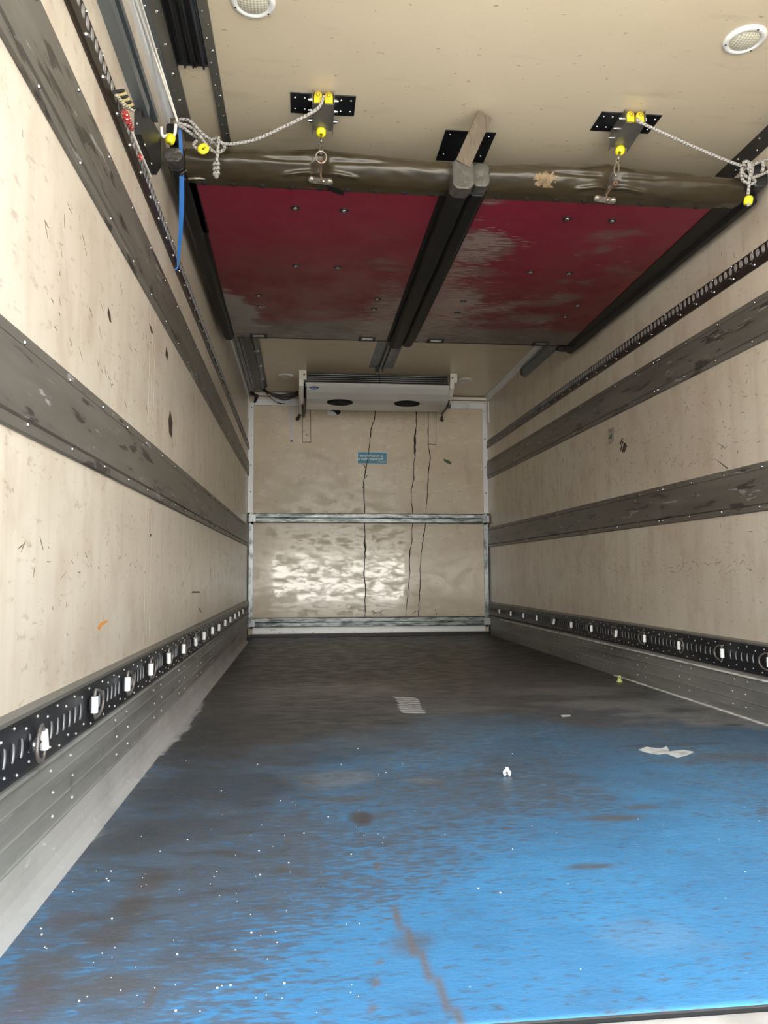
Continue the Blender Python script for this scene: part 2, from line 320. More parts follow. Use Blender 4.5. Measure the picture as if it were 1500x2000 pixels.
def floor_paint(x, y):
    n1 = fb(x * 1.3, y * 1.3, 3); n2 = fb(x * 6, y * 9, 8); n3 = fb(x * 2.2, y * 2.2, 5)
    e = y + .55 * n1 + .12 * n2 + .25 * (x - 1.2 < -.6)
    blue = 1 - .45 * sm(1.5, 2.7, e) - .55 * sm(2.5, 3.9, e)
    c = mixc(WORN, (.036, .033, .030), sm(3.9, 5.4, y + n3 * .5)); c = mixc(c, (.13, .12, .11), .6 * sm(.1, .5, n3) * (1 - sm(4.3, 5, y)))  # worn base tone goes darker towards the far end
    c = mixc(c, BLUE, blue); c = mixc(c, (.05, .20, .36), .5 * blue * sm(0, .5, n3 + (x - 1.2) * .3))
    wear = .06 + .18 * sm(1.5, 3.0, e) + .18 * sm(-.1, .5, n1) + .24 * (1 - sm(.3, 1.1, x)) + .12 * n3
    if y > 4: wear *= .4
    for X, Y, rx, ry, cc, s in ST:
        d = math.hypot((x - X) / rx, (y - Y) / ry)
        if d < 1.9: c = mixc(c, cc, s * (1 - sm(.55, 1.25, d + .5 * n2 + .25 * n1)))
    edge = .035 + .03 * n2 + .05 * sm(2.2, 3.2, y) * (1 - sm(3.6, 4.2, y)) + .02 * n1
    if y < 4.6: c = mixc(PALE, c, sm(edge - .004, edge + .004, x)); wear *= 1 if x > edge else .4
    px, py = proj((x, y, 0))
    for a, q, w0, w1 in scars:
        d, t = seg_d(px, py, a, q); ww = w0 + (w1 - w0) * t
        if d < ww * 2: c = mixc(c, (.11, .085, .07), (1 - sm(.7, 1.25, d / ww + n2 * .4)) * .85)
    return (*c, min(1, wear))
def grid(name, xs, ys, z, f, material, flip=False, parent=None, zf=None):
    nx, ny = len(xs), len(ys); vs = [(x, y, z + (zf(x, y) if zf else 0)) for y in ys for x in xs]
    fs = [(j * nx + i, j * nx + i + 1, (j + 1) * nx + i + 1, (j + 1) * nx + i) for j in range(ny - 1) for i in range(nx - 1)]
    if flip: fs = [q[::-1] for q in fs]
    me = bpy.data.meshes.new(name); me.from_pydata(vs, [], fs); me.update(); me.materials.append(M[material])
    at = me.color_attributes.new('paint', 'FLOAT_COLOR', 'POINT'); buf = []
    for x, y, _ in vs: buf += f(x, y)
    at.data.foreach_set('color', buf); me.polygons.foreach_set('use_smooth', [True] * len(fs))
    o = bpy.data.objects.new(name, me); col.objects.link(o)
    if parent: o.parent = parent; o.matrix_parent_inverse = Matrix.Translation(-parent.location)
    return o
xs = [W * i / 205 for i in range(206)]; ys = []; y = YR
while y < 3.9: ys.append(y); y += .011
while y < D: ys.append(y); y += .022
ys.append(D)
fl = struct(grid('floor', xs, ys, 0.0, floor_paint, 'floor'))
b = MB(); b.box((0, YR, -.12), (W, D, -.004)); o = b.build('floor_slab', 'shell', fl)

# rear sill: dark seal strip and tread-plate platform outside
b = MB(); b.box((-.05, YR - .006, -.10), (W + .05, YR, .001)); o = b.build('trim_1', 'dark'); struct(o)
pl = thing('tail_lift_platform', (1.23, .5, -.014), 'bright metal tread-plate platform outside the floor edge', 'platform')
b = MB(); b.box((-.05, -.6, -.06), (.905, YR - .007, -.005)); b.box((.911, -.6, -.06), (W + .05, YR - .007, -.005))
i = 0
for yy in [(.60 + k * .042) for k in range(11)]:
    for xx in [(.02 + k * .042) for k in range(58)]:
        i += 1; s = 1 if (int(round((xx - .02) / .042)) + int(round((yy - .6) / .042))) % 2 else -1
        for q in (-1, 0, 1):
            dx, dy = .014, .014 * s; px_, py_ = -dy / .0198 * .0095 * q, dx / .0198 * .0095 * q
            b.obox((xx + px_, yy + py_, -.0045), (dx, dy, 0), (-dy * .1, dx * .1, 0), (0, 0, .0016))
b.build('tread_plate', 'platform', pl)

# ------------------------------------------------------------------ trims around the front wall and along the ceiling
def tr(n, parts, m):
    b = MB()
    for a, c in parts: b.box(a, c)
    return struct(b.build('trim_%d' % n, m))
tr(2, [((.0, D - .022, 1.24), (.05, D, 2.36)), ((W - .05, D - .022, 1.24), (W, D, 2.40))], 'trim')
b = MB()
for z in (2.31, 2.02, 1.72, 1.45):
    for x in (.027, W - .025): b.dome((x, D - .022, z), (0, -1, 0), .006)
struct(b.build('trim_3', 'dark'))
tr(4, [((.045, D - .03, 2.335), (W - .045, D, 2.395))], 'trim')
tr(5, [((.05, D - .05, 2.395), (W - .01, D - .015, 2.41)), ((.05, D - .07, 2.425), (.55, D - .02, 2.455)), ((W - .5, D - .06, 2.42), (W - .01, D - .02, 2.448))], 'bracket')
tr(6, [((0, D - .03, .03), (.012, D, 1.24)), ((W - .012, D - .03, .03), (W, D, 1.24))], 'black')
tr(7, [((.013, D - .028, .19), (.055, D, 1.135)), ((W - .055, D - .028, .17), (W - .013, D, 1.13))], 'post')
b = MB()
for z in (1.07, .93, .62, .27):
    for x in (.034, W - .034): b.dome((x, D - .028, z), (0, -1, 0), .006)
struct(b.build('trim_8', 'steel'))
tr(9, [((.055, D - .012, .035), (W - .055, D, .098))], 'whitesheet')
tr(10, [((.0, D - .03, .0), (W, D - .012, .03))], 'black')
tr(11, [((W - .016, 4.9, 2.405), (W, D - .05, 2.452)), ((W - .035, 4.9, 2.452), (W, D - .05, 2.463))], 'trim')
tr(12, [((0, D - .12, 2.17), (.008, D - .05, 2.40)), ((W - .008, D - .12, 2.17), (W, D - .05, 2.40))], 'bracket')
# left: angle strip and riveted strips on the ceiling
b = MB(); b.box((0, YR, 2.408), (.014, 2.97, 2.463)); b.box((.014, YR, 2.45), (.03, 2.97, 2.463)); struct(b.build('trim_13', 'trim'))
b = MB(); b.box((.03, YR, 2.446), (.048, 3.05, 2.463), 0); b.box((.048, YR, 2.449), (.092, 3.13, 2.463), 1)
for k in range(12): b.dome((.07, 1.3 + k * .155, 2.449), (0, 0, -1), .007, mi=2); b.dome((.037, 1.36 + k * .2, 2.446), (0, 0, -1), .005, mi=2)
struct(b.build('trim_14', ['channel', 'strip', 'steel']))
b = MB(); b.box((.203, YR, 2.452), (.237, 3.16, 2.463), 0)
for k in range(30): b.dome((.221 + .006 * (-1) ** k, 1.3 + k * .063, 2.452), (0, 0, -1), .0032 if k % 4 else .007, mi=1)
struct(b.build('trim_15', ['strip', 'steel']))
b = MB(); b.box((0, 4.95, 2.39), (.012, D - .06, 2.455), 0); b.box((.02, 4.95, 2.435), (.05, D - .3, 2.463), 1); b.box((.055, 4.95, 2.44), (.074, D - .2, 2.463), 1)
for k in range(14): b.dome((.065, 5.05 + k * .18, 2.44), (0, 0, -1), .006, mi=2)
struct(b.build('trim_16', ['trim', 'channel', 'steel']))
# right: dark strip high on the wall, and the channel behind the panels
b = MB(); b.box((W - .012, YR, 2.385), (W, 3.25, 2.463), 0)
for y in (2.86, 3.02, 3.2):
    b.dome((W - .012, y, 2.44), (-1, 0, 0), .006, mi=1); b.dome((W - .012, y + .02, 2.40), (-1, 0, 0), .006, mi=1)
b.box((W - .03, 3.07, 2.33), (W, 3.13, 2.40), 2)
struct(b.build('trim_17', ['plate', 'steel', 'black']))
wc = thing('wall_channel', (W - .02, 5.6, 2.35), 'grey steel channel high on the right wall behind the red panels', 'rail')
b = MB(); b.box((W - .03, 4.75, 2.31), (W, 6.25, 2.398)); b.box((W - .045, 4.75, 2.375), (W - .03, 6.25, 2.398)); b.build('channel', 'channel', wc)
b = MB(); b.prism([(W - .03, 6.25, 2.31), (W - .03, 6.33, 2.35), (W - .03, 6.33, 2.40), (W - .03, 6.25, 2.40)], (.03, 0, 0)); b.build('end_block', 'black', wc)

# ------------------------------------------------------------------ rub boards
def wall_line(side, p0, p1, inset=0):
    x = inset if side < 0 else W - inset
    a, c = at_x(*p0, x), at_x(*p1, x); k = (c.z - a.z) / (c.y - a.y)
    return lambda y: a.z + k * (y - a.y)
def strip_on_wall(b, side, zlo, zhi, y0, y1, prof, mi=0, yend=1):
    x0 = 0 if side < 0 else W
    def poly(y): return [Vector((x0 - side * d, y, zlo(y) + (zhi(y) - zlo(y)) * t)) for t, d in prof]
    ysn = [y0 + (y1 - y0) * i / yend for i in range(yend + 1)]
    for i in range(yend): b.loft(poly(ysn[i]), poly(ysn[i + 1]), mi)
BP = [(0, 0), (0, .004), (.02, .009), (.13, .009), (.14, .006), (.16, .013), (.84, .013), (.86, .006), (.87, .009), (.98, .009), (1, .004), (1, 0)]
def board(side, hi, lo, label, riv):
    fhi, flo = wall_line(side, *hi, .005), wall_line(side, *lo, .005)
    b = MB(); s = side; joints = [4.55] if side > 0 else [5.0]
    seg = [YR, 3.86, D - .03] if side > 0 else [YR, 4.45, D - .03]
    for a, c in zip(seg[:-1], seg[1:]): strip_on_wall(b, side, flo, fhi, a + .001, c - .001, BP)
    x = .010 if s < 0 else W - .010; y = YR + .12
    while y < D - .1:
        b.dome((x, y, fhi(y) - .02), (-s, 0, 0), .0052, .004, mi=1); b.dome((x, y + .03, flo(y) + .02), (-s, 0, 0), .0052, .004, mi=1); y += .29
    for j in seg[1:-1]:
        for q in (-.025, .025):
            b.dome((x, j + q, fhi(j) - .02), (-s, 0, 0), .0052, .004, mi=1); b.dome((x, j + q, flo(j) + .02), (-s, 0, 0), .0052, .004, mi=1)
    o = b.build('rub_rail', ['board', 'steel']); return tag(o, label, 'rub board', 'rub boards along the side walls')
board(-1, ((77, 0), (484.4, 898)), ((0, 62), (484.4, 928)), 'upper wide grey-brown riveted rub board on the left wall', 0)
board(-1, ((0, 612), (482, 1023.5)), ((0, 825.5), (481, 1066)), 'lower wide grey scratched rub board on the left wall', 0)
board(1, ((1500, 567), (955, 898)), ((1500, 662), (954, 935.4)), 'upper grey-brown riveted rub board on the right wall', 0)
board(1, ((1500, 899.5), (957, 1030)), ((1500, 997), (957, 1069)), 'lower dark rub board on the right wall', 0)

# ------------------------------------------------------------------ upper perforated rails
def oval(b, side, x, y, z, ry, rz, rim, mi_hole, mi_rim, half=False):
    n = 10; o = x; nrm = -side
    def P(k, f, dx): return (o + nrm * dx, y + ry * f * math.cos(2 * math.pi * k / n), z + rz * f * math.sin(2 * math.pi * k / n))
    b.add([P(k, 1, .0006) for k in range(n)], [tuple(range(n))], mi_hole)
    if half:                                    # light catching the slot's far edge, put in as a paler raised crescent
        A = [-1.45 + 2.9 * k / 6 for k in range(7)]
        Q = lambda a, f, dx: (o + nrm * dx, y + ry * f * math.cos(a), z + rz * (1 if f <= 1 else 1.06) * math.sin(a))
        vs = [Q(a, .78, .0008) for a in A] + [Q(a, 1.02, .0042) for a in A] + [Q(a, 1.3, .0006) for a in A]
        b.add(vs, [(r * 7 + k, r * 7 + k + 1, (r + 1) * 7 + k + 1, (r + 1) * 7 + k) for r in (0, 1) for k in range(6)], mi_rim, True); return
    vs = [P(k, 1, .0012) for k in range(n)] + [P(k, 1 + rim, .0030) for k in range(n)] + [P(k, 1 + rim * 1.5, .0006) for k in range(n)]
    b.add(vs, [(r * n + k, r * n + (k + 1) % n, (r + 1) * n + (k + 1) % n, (r + 1) * n + k) for r in (0, 1) for k in range(n)], mi_rim, True)
def upper_rail(side, fhi, flo, label):
    root = thing('perforated_rail', (0 if side < 0 else W, 3, 1.96), label, 'rail', 'upper perforated rails')
    b = MB(); strip_on_wall(b, side, flo, fhi, YR, D - .03, [(0, 0), (0, .006), (.06, .012), (.36, .014), (.42, .010), (.46, .007), (.96, .007), (1, .004), (1, 0)])
    x = .007 if side < 0 else W - .007; xl = .013 if side < 0 else W - .013; y = YR + .03
    while y < D - .08:
        z0, h = flo(y), fhi(y) - flo(y); oval(b, side, x, y, z0 + h * .70, .0105, .0170, .07, 1, 4); y += .0408
    y = YR + .1
    while y < D - .08:
        z0, h = flo(y), fhi(y) - flo(y)
        b.dome((xl, y, z0 + h * .16), (-side, 0, 0), .0075, .006, mi=3)
        b.dome((x, y + .02, z0 + h * .93), (-side, 0, 0), .0045, .004, mi=3)
        pts = [(xl - side * .002, y + .028 - .010 * k, z0 + h * (.30 - .05 * k + .06 * math.sin(k * 1.9))) for k in range(4)]
        b.tube(pts, .0022, 5, 2); y += .1585
    b.build('rail_bar', ['rail', 'slot', 'alu', 'steel', 'edge'], root)
    return root
upper_rail(-1, wall_line(-1, (163, 0), (485, 862), .008), wall_line(-1, (131, 0), (484, 872), .008), 'dark perforated steel rail high on the left wall')
upper_rail(1, wall_line(1, (1500, 467), (955, 858), .008), wall_line(1, (1500, 507), (955, 873), .008), 'dark perforated steel rail high on the right wall')

# ------------------------------------------------------------------ lower lashing rails with tie rings
ring_proto = None
def tie_ring(side, y, z, root, flip=1, drop=0.0):
    global ring_proto
    x = .02 if side < 0 else W - .02; key = side
    o = bpy.data.objects.new('tie_ring', RM[side][0]); col.objects.link(o); o.parent = root; o.matrix_parent_inverse = Matrix.Translation(-root.location)
    o.location = (x, y, z); o.scale = (1, flip, 1); o.rotation_euler = (drop, 0, 0)
    s = bpy.data.objects.new('sleeve', RM[side][1]); col.objects.link(s); s.parent = o
    return o
RM = {}
for side in (-1, 1):
    n = -side; b = MB()
    # D-shaped ring: straight side vertical inside the sleeve, bow leaning out from the rail
    pts = []
    for k in range(17):
        a = -math.pi / 2 + math.pi * k / 16; pts.append((n * (.016 + .006 * math.cos(a)), .006 + .052 * math.cos(a), .034 * math.sin(a)))
    pts += [(n * .016, .0, .022), (n * .016, .0, -.022)]
    b.tube(pts, .0040, 8, 0, closed=True)
    b.box((0, .010, -.013), (n * .006, .036, .013), 1); b.dome((n * .006, .023, 0), (n, 0, 0), .009, .008, 10, 2)
    b.cyl((0, .023, 0), (n * .012, .006, 0), .004, 8, 1)
    o1 = b.build('ring_mesh', ['ring', 'blackrail', 'steel'])
    b = MB(); b.cyl((n * .016, 0, -.0195), (n * .016, 0, .0195), .0088, 14); o2 = b.build('sleeve_mesh', ['white'])
    RM[side] = (o1.data, o2.data); bpy.data.objects.remove(o1); bpy.data.objects.remove(o2)
def low_rail(side, z0, z1, lip, rings, label):
    x0 = 0 if side < 0 else W; n = -side
    root = thing('lashing_rail', (x0, 3, z0), label, 'rail', 'lower lashing rails')
    b = MB()
    b.loft([Vector((x0 + n * d, YR, z)) for d, z in ((0, z0), (.014, z0), (.017, z0 + .008), (.017, z1 - .008), (.014, z1), (0, z1))],
           [Vector((x0 + n * d, D - .03, z)) for d, z in ((0, z0), (.014, z0), (.017, z0 + .008), (.017, z1 - .008), (.014, z1), (0, z1))])
    xf = x0 + n * .017; zc = (z0 + z1) / 2 + .002; y = YR + .05
    while y < D - .1:
        if all(abs(y - r[0] - .01) > .045 for r in rings): oval(b, side, xf, y, zc, .0085, .0175, .10, 1, 4, True)
        y += .0425
    y = YR + .03; k = 0
    while y < D - .06:
        b.dome((xf, y, z1 - .012 - .012 * (k % 2)), (n, 0, 0), .0036, .003, 6, 2); b.dome((xf, y + .02, z0 + .012 + .010 * (k % 2)), (n, 0, 0), .0036, .003, 6, 2); y += .062; k += 1
    b.build('rail_plate', ['blackrail', 'dark', 'alu', 'steel', 'edge'], root)
    b = MB(); b.loft([Vector((x0 + n * d, YR, z)) for d, z in ((0, z1), (.02, z1), (.02, z1 + .008), (0, z1 + lip))], [Vector((x0 + n * d, D - .03, z)) for d, z in ((0, z1), (.02, z1), (.02, z1 + .008), (0, z1 + lip))])
    b.build('top_lip', 'strip', root)
    for r in rings: tie_ring(side, r[0], r[1], root, r[2] if len(r) > 2 else 1, r[3] if len(r) > 3 else 0)
    return root
low_rail(-1, .245, .358, .014, [(1.60, .303, -1, .25), (1.969, .309), (2.323, .309), (2.667, .309), (3.017, .309, 1, .2), (3.384, .308), (3.757, .306, 1, .4), (4.07, .308), (4.442, .308), (4.786, .302), (5.163, .305), (5.526, .305), (5.90, .308), (6.26, .306), (6.64, .308)],
         'black lashing rail with white-sleeved tie rings low on the left wall')
low_rail(1, .197, .318, .015, [(2.922, .262), (3.266, .262), (3.663, .26, -1), (4.05, .262), (4.431, .26, 1, .3), (4.824, .262), (5.198, .261), (5.567, .261, 1, .5), (5.987, .262), (6.361, .262), (6.758, .258), (7.155, .258)],
         'black lashing rail with white-sleeved tie rings low on the right wall')

# ------------------------------------------------------------------ kick boards
b = MB()
prof = [(0, .245), (.022, .245), (.026, .240), (.020, .232), (.016, .230), (.016, .199), (.019, .196), (.016, .193), (.016, .143), (.019, .140), (.016, .137), (.016, .097), (.02, .094), (.018, .090), (0, .090)]
b.loft([Vector((d, YR, z)) for d, z in prof], [Vector((d, D - .03, z)) for d, z in prof])
y = YR + .06; k = 0
while y < D - .2:
    for z in (.215, .165, .115): b.dome((.016, y + (.02 if z < .2 else 0), z), (1, 0, 0), .0048, .004, 6, mi=1)
    y += .42 if k % 2 else .14; k += 1
tag(b.build('kick_rail', ['kick', 'alu']), 'grooved grey aluminium kick rail along the foot of the left wall', 'kick rail', 'kick rails')
b = MB(); cv = [(0, .09), (.018, .09), (.019, .06), (.023, .035), (.032, .016), (.045, .004), (.052, .0), (0, 0)]
b.loft([Vector((d, YR, z)) for d, z in cv], [Vector((d, 7.2, z)) for d, z in cv], 0); o = b.build('trim_18', 'cove'); struct(o)
b = MB(); prof = [(0, .197), (.024, .190), (.024, .182), (.016, .178), (.016, .130), (.019, .127), (.016, .124), (.016, .074), (.019, .071), (.016, .068), (.016, .0), (0, 0)]
b.loft([Vector((W - d, YR, z)) for d, z in prof], [Vector((W - d, D - .10, z)) for d, z in prof])
y = YR + .1; k = 0
while y < D - .2:
    for z in (.155, .10, .045): b.dome((W - .016, y + (.02 if z < .12 else 0), z), (-1, 0, 0), .0048, .004, 6, mi=1)
    y += .38 if k % 2 else .10; k += 1
tag(b.build('kick_rail', ['kick', 'alu']), 'grooved dark grey kick rail along the foot of the right wall', 'kick rail', 'kick rails')
b = MB(); b.box((W - .028, YR, .176), (W - .0165, D - .5, .183)); struct(b.build('trim_19', 'seal'))
b = MB(); pts = []
for k in range(30):
    y = 2.7 + k * .06; b.box((W - .016 - .014 - .006 * noise.noise(Vector((k * .7, 0, 0))), y, 0), (W - .016, y + .0605, .0035 + .001 * (k % 2)))
struct(b.build('trim_20', 'seal'))

# ------------------------------------------------------------------ ceiling lamps
def lamp(x, y, label):
    r = thing('ceiling_lamp', (x, y, H), label, 'ceiling lamp', 'round ceiling lamps')
    b = MB(); b.lathe((x, y, H), (0, 0, -1), [(.071, 0), (.071, .004), (.066, .009), (.055, .012), (.052, .008), (.050, .004)], 40)
    for a in (40, 160, 280): b.dome((x + .061 * math.cos(R(a)), y + .061 * math.sin(R(a)), H - .0105), (0, 0, -1), .004, .002, 6, mi=1)
    b.build('rim', ['white', 'dark'], r)
    b = MB(); b.lathe((x, y, H - .004), (0, 0, -1), [(.051, 0), (.045, .006), (.03, .010), (.012, .012), (.0001, .0122)], 40); o = b.build('lens', 'lens', r)
    return r
m = mat('ribbed_lens', (.66, .63, .52), .25); t = m.node_tree; ck = t.nodes.new('ShaderNodeTexChecker'); ck.inputs['Scale'].default_value = 130
tcn = t.nodes.new('ShaderNodeTexCoord'); mpn = t.nodes.new('ShaderNodeMapping'); mpn.inputs['Rotation'].default_value = (0, 0, .785)
t.links.new(tcn.outputs['Object'], mpn.inputs[0]); t.links.new(mpn.outputs[0], ck.inputs['Vector'])
bpn = t.nodes.new('ShaderNodeBump'); bpn.inputs['Strength'].default_value = .6; bpn.inputs['Distance'].default_value = .004
t.links.new(ck.outputs['Fac'], bpn.inputs['Height']); t.links.new(bpn.outputs[0], t.nodes['Principled BSDF'].inputs['Normal'])
ck.inputs[1].default_value = (.74, .71, .60, 1); ck.inputs[2].default_value = (.48, .45, .34, 1); t.links.new(ck.outputs['Color'], t.nodes['Principled BSDF'].inputs['Base Color'])
M['lens'] = m
l0 = lamp(.382, 2.325, 'round white ceiling lamp near the open rear, beside the riveted strip')
for x, y, lb in ((2.06, 2.332, 'round white ceiling lamp near the open rear, above the right pulley bracket'), (.383, 6.958, 'round ceiling lamp left of the white cooling unit'), (2.085, 6.975, 'round ceiling lamp right of the white cooling unit')):
    c = copy_tree(l0); c.location = (x, y, H); c['label'] = lb

# ------------------------------------------------------------------ dark gap in the ceiling with folded sheet
b = MB(); n = 40
vs = []; fs = []
for j in range(12):
    y = YR + (2.645 - YR) * j / 11
    for i in range(n + 1):
        x = .093 + .109 * i / n; z = H - .012 - .010 * math.sin(i * .52 + j * .25) - .006 * math.sin(i * 1.3 - j * .5)
        vs.append((x, y, z))
fs = [(j * (n + 1) + i, j * (n + 1) + i + 1, (j + 1) * (n + 1) + i + 1, (j + 1) * (n + 1) + i) for j in range(11) for i in range(n)]
b.add(vs, fs, 0, True); b.box((.093, 2.64, H - .012), (.202, 2.645, H)); b.box((.093, YR, H - .001), (.202, 2.64, H))
tag(b.build('rubber_sheet', 'cloth', fixn=False), 'black folded rubber sheet against the ceiling between two riveted strips', 'sheet')

# ------------------------------------------------------------------ steel channel with end block on the left wall
r = thing('door_track', (0, 2, 2.18), 'grey steel door track high on the left wall ending in a black block', 'track')
b = MB(); b.box((0, YR, 2.140), (.035, 2.47, 2.146)); b.box((.029, YR, 2.146), (.035, 2.47, 2.178)); b.box((0, YR, 2.146), (.005, 2.62, 2.24)); b.box((.0, YR, 2.215), (.035, 2.62, 2.240)); b.build('channel', 'channel', r)
b = MB(); b.box((.005, YR, 2.18), (.010, 2.47, 2.214)); b.build('groove_lining', 'dark', r)
b = MB(); q = [at_x(*p, .0) for p in ((262, 216), (273, 214), (303, 264), (303, 325), (293, 341), (262, 262))]; b.prism(q, (.022, 0, 0)); 
for p in ((268, 242), (283, 283), (296, 320)): b.dome(at_x(*p, .022), (1, 0, 0), .006, mi=1)
b.build('end_block', ['black', 'steel'], r)

# striped webbing, red tape and rod tucked behind the rail
b = MB(); P = [at_x(*p, .022) for p in ((222, 178), (240, 178), (256, 196), (262, 215), (245, 218), (232, 200))]
b.prism(P, (.004, 0, 0)); c = at_x(240, 196, .026)
me_o = b.build('striped_webbing', 'cloth')
bpy.data.objects.remove(me_o)
r = thing('webbing_end', at_x(240, 196, .03), 'yellow and black striped webbing end hanging over the left upper rail', 'webbing')
b = MB()
for k in range(7):
    a = at_x(222 + k * 5, 180 + k * 5.2, .030); e = at_x(241 + k * 3.4, 177 + k * 5.5, .034)
    b.tube([a, (a + e) / 2 + Vector((.004, 0, 0)), e], .0052, 6, 0 if k % 2 else 1)
b.build('striped_band', ['webpale', 'cloth'], r)
b = MB()
for k in range(5): b.tube([at_x(228 + k * 5, 186 + k * 6, .036), at_x(242 + k * 4.5, 206 + k * 2.6, .040)], .0045, 6, 0)
b.build('woven_edge', 'stripe', r)
r = thing('red_cord', at_x(250, 232, .03), 'red and cream woven cord wrapped on a pale rod below the striped webbing', 'cord')
b = MB(); b.tube([at_x(242, 216, .034), at_x(248, 232, .038), at_x(257, 251, .034)], [.010, .011, .008], 8); b.build('wrapped_cord', 'redcheck', r)
b = MB(); b.tube([at_x(272, 302, .03), at_x(276, 312, .034)], [.007, .005], 7); b.build('frayed_end', 'redcheck', r)
b = MB(); b.tube([at_x(254, 248, .03), at_x(275, 300, .03), at_x(294, 344, .02)], .0045, 7); b.build('rod', 'bracket', r)

# blue strap
b = MB(); A = Vector((.085, 2.76, 2.31)); B_ = at_x(347, 512, .03); n = 10; P = []
for k in range(n + 1):
    t = k / n; c = A.lerp(B_, t) + Vector((.012 * math.sin(t * 3.1), 0, -.02 * math.sin(t * math.pi))); wd = .0025 + .0065 * abs(math.sin(t * 2.6 + .3)); P.append((c - Vector((wd, 0, 0)), c + Vector((wd, .004, 0))))
for k in range(n): b.loft([P[k][0], P[k][1], P[k][1] + Vector((0, .0015, 0)), P[k][0] + Vector((0, .0015, 0))], [P[k + 1][0], P[k + 1][1], P[k + 1][1] + Vector((0, .0015, 0)), P[k + 1][0] + Vector((0, .0015, 0))])
b.tube([B_ + Vector((0, 0, .01)), B_ + Vector((0, .005, -.02)), B_ + Vector((-.012, .01, -.03))], .004, 6)
tag(b.build('blue_strap', 'bluestrap'), 'thin blue strap hanging down beside the left edge of the red panel', 'strap')

# ------------------------------------------------------------------ folded-up partition panels
Z0, Z1, PY0, PY1 = 2.18, 2.268, 2.955, 4.93
CR, CR2, DUST, PEEL = (.215, .013, .036), (.150, .011, .017), (.125, .10, .085), (.27, .25, .225)
def panel_paint(side):
    def f(x, y):
        n1 = fb(x * 3, y * 4, 11 + side); n2 = fb(x * 14, y * 22, 4); n3 = fb(x * 1.5, y * 2, 7)
        c = mixc(CR, CR2, sm(3.2, 4.1, y + .5 * n3))
        wear = .34 + .25 * sm(3.9, 4.8, y)
        d = sm(4.50, 4.72, y + .12 * n1 + .04 * n2); 
        if side > 0:
            wear = .42 + .35 * sm(-.2, .4, n3) + .3 * (1 - sm(1.3, 1.7, x)) - .35 * sm(2.0, 2.3, x) + .15 * sm(3.6, 4.4, y) - .35 * (1 - sm(3.0, 3.35, y))
            if x > 1.95 and 4.25 < y < 4.62 and n1 + n2 * .3 < .05: d *= .2
        else: wear += .4 * sm(.80, 1.05, x) * sm(3.5, 4.2, y)
        c = mixc(c, DUST, d)
        if side < 0:
            k = sm(.0, .05, (.27 - x) + .10 * n1 + .07 * n2 - .9 * max(0, 4.22 - y)) if y > 3.9 else 0
            c = mixc(c, PEEL, k * .9)
        return (*c, min(1, wear))
    return f
def lin(a, c, n): return [a + (c - a) * i / n for i in range(n + 1)]
def roll(x0, x1, hx, seed, parent, patch=None):
    nx, nv = 220, 44; vs = []
    for i in range(nx + 1):
        x = x0 + (x1 - x0) * i / nx; dx = x - hx
        lift = .030 * math.exp(-abs(dx) / .13) - .012 * sm(.25, .55, abs(dx)) + .008 * noise.noise(Vector((x * 3, seed, 0)))
        for j in range(nv + 1):
            v = j / nv; a = R(-98 - 175 * v)                      # from under the panel edge, forward and over the top
            rr = 1 + .06 * noise.noise(Vector((x * 5, v * 4, seed))) + .03 * noise.noise(Vector((x * 16, v * 9, seed)))
            y = 2.935 + .088 * rr * math.cos(a + math.pi) * -1
            y = 2.935 + .088 * rr * math.cos(a); z = 2.236 + .058 * rr * math.sin(a) + lift * (0.15 + .85 * v)
            # pinch and folds where the hook pulls the skin
            g = math.exp(-(dx / .035) ** 2) * math.exp(-((v - .30) / .20) ** 2); y += .030 * g
            for s in (-1, 1):
                u = (s * dx); f = math.exp(-((v - .24 + u * .55) / .035) ** 2) * sm(.0, .03, u) * (1 - sm(.11, .17, u)); y -= .013 * f; z -= .008 * f
                f2 = math.exp(-((v - .42 - u * .2) / .05) ** 2) * sm(.02, .06, u) * (1 - sm(.15, .32, u)); y += .010 * f2
            if j == 0: y, z = 2.972, Z0 - .001
            vs.append((x, y, z))
    m = nv + 1; b = MB(); b.add(vs, [(i * m + j, i * m + j + 1, (i + 1) * m + j + 1, (i + 1) * m + j) for i in range(nx) for j in range(nv)], 0, True)
    if patch:
        for q in range(len(b.f)):
            c = sum((Vector(b.v[i]) for i in b.f[q]), Vector()) / 4; px, py = proj(c)
            if c.y < 2.93 and math.hypot((px - patch[0]) / 22, (py - patch[1]) / 15) + .6 * noise.noise(Vector((px * .13, py * .16, 0))) < 1: b.m[q] = 2
    for k in range(9):
        x = x0 + .06 + (x1 - x0 - .12) * k / 8; b.lathe((x, 2.955, 2.177), (0, -.3, -1), [(.012, 0), (.010, .002), (.0001, .002)], 10, 1)
    for xe, s in ((x0, -1), (x1, 1)):
        i = 0 if s < 0 else nx; ring = [vs[i * m + j] for j in range(m)]; b.add(ring + [(xe, 2.96, 2.23)], [(j, j + 1, m) for j in range(m - 1)])
    b.build('vinyl_roll', ['pvc', 'dark', 'drypatch'], parent, fixn=False)
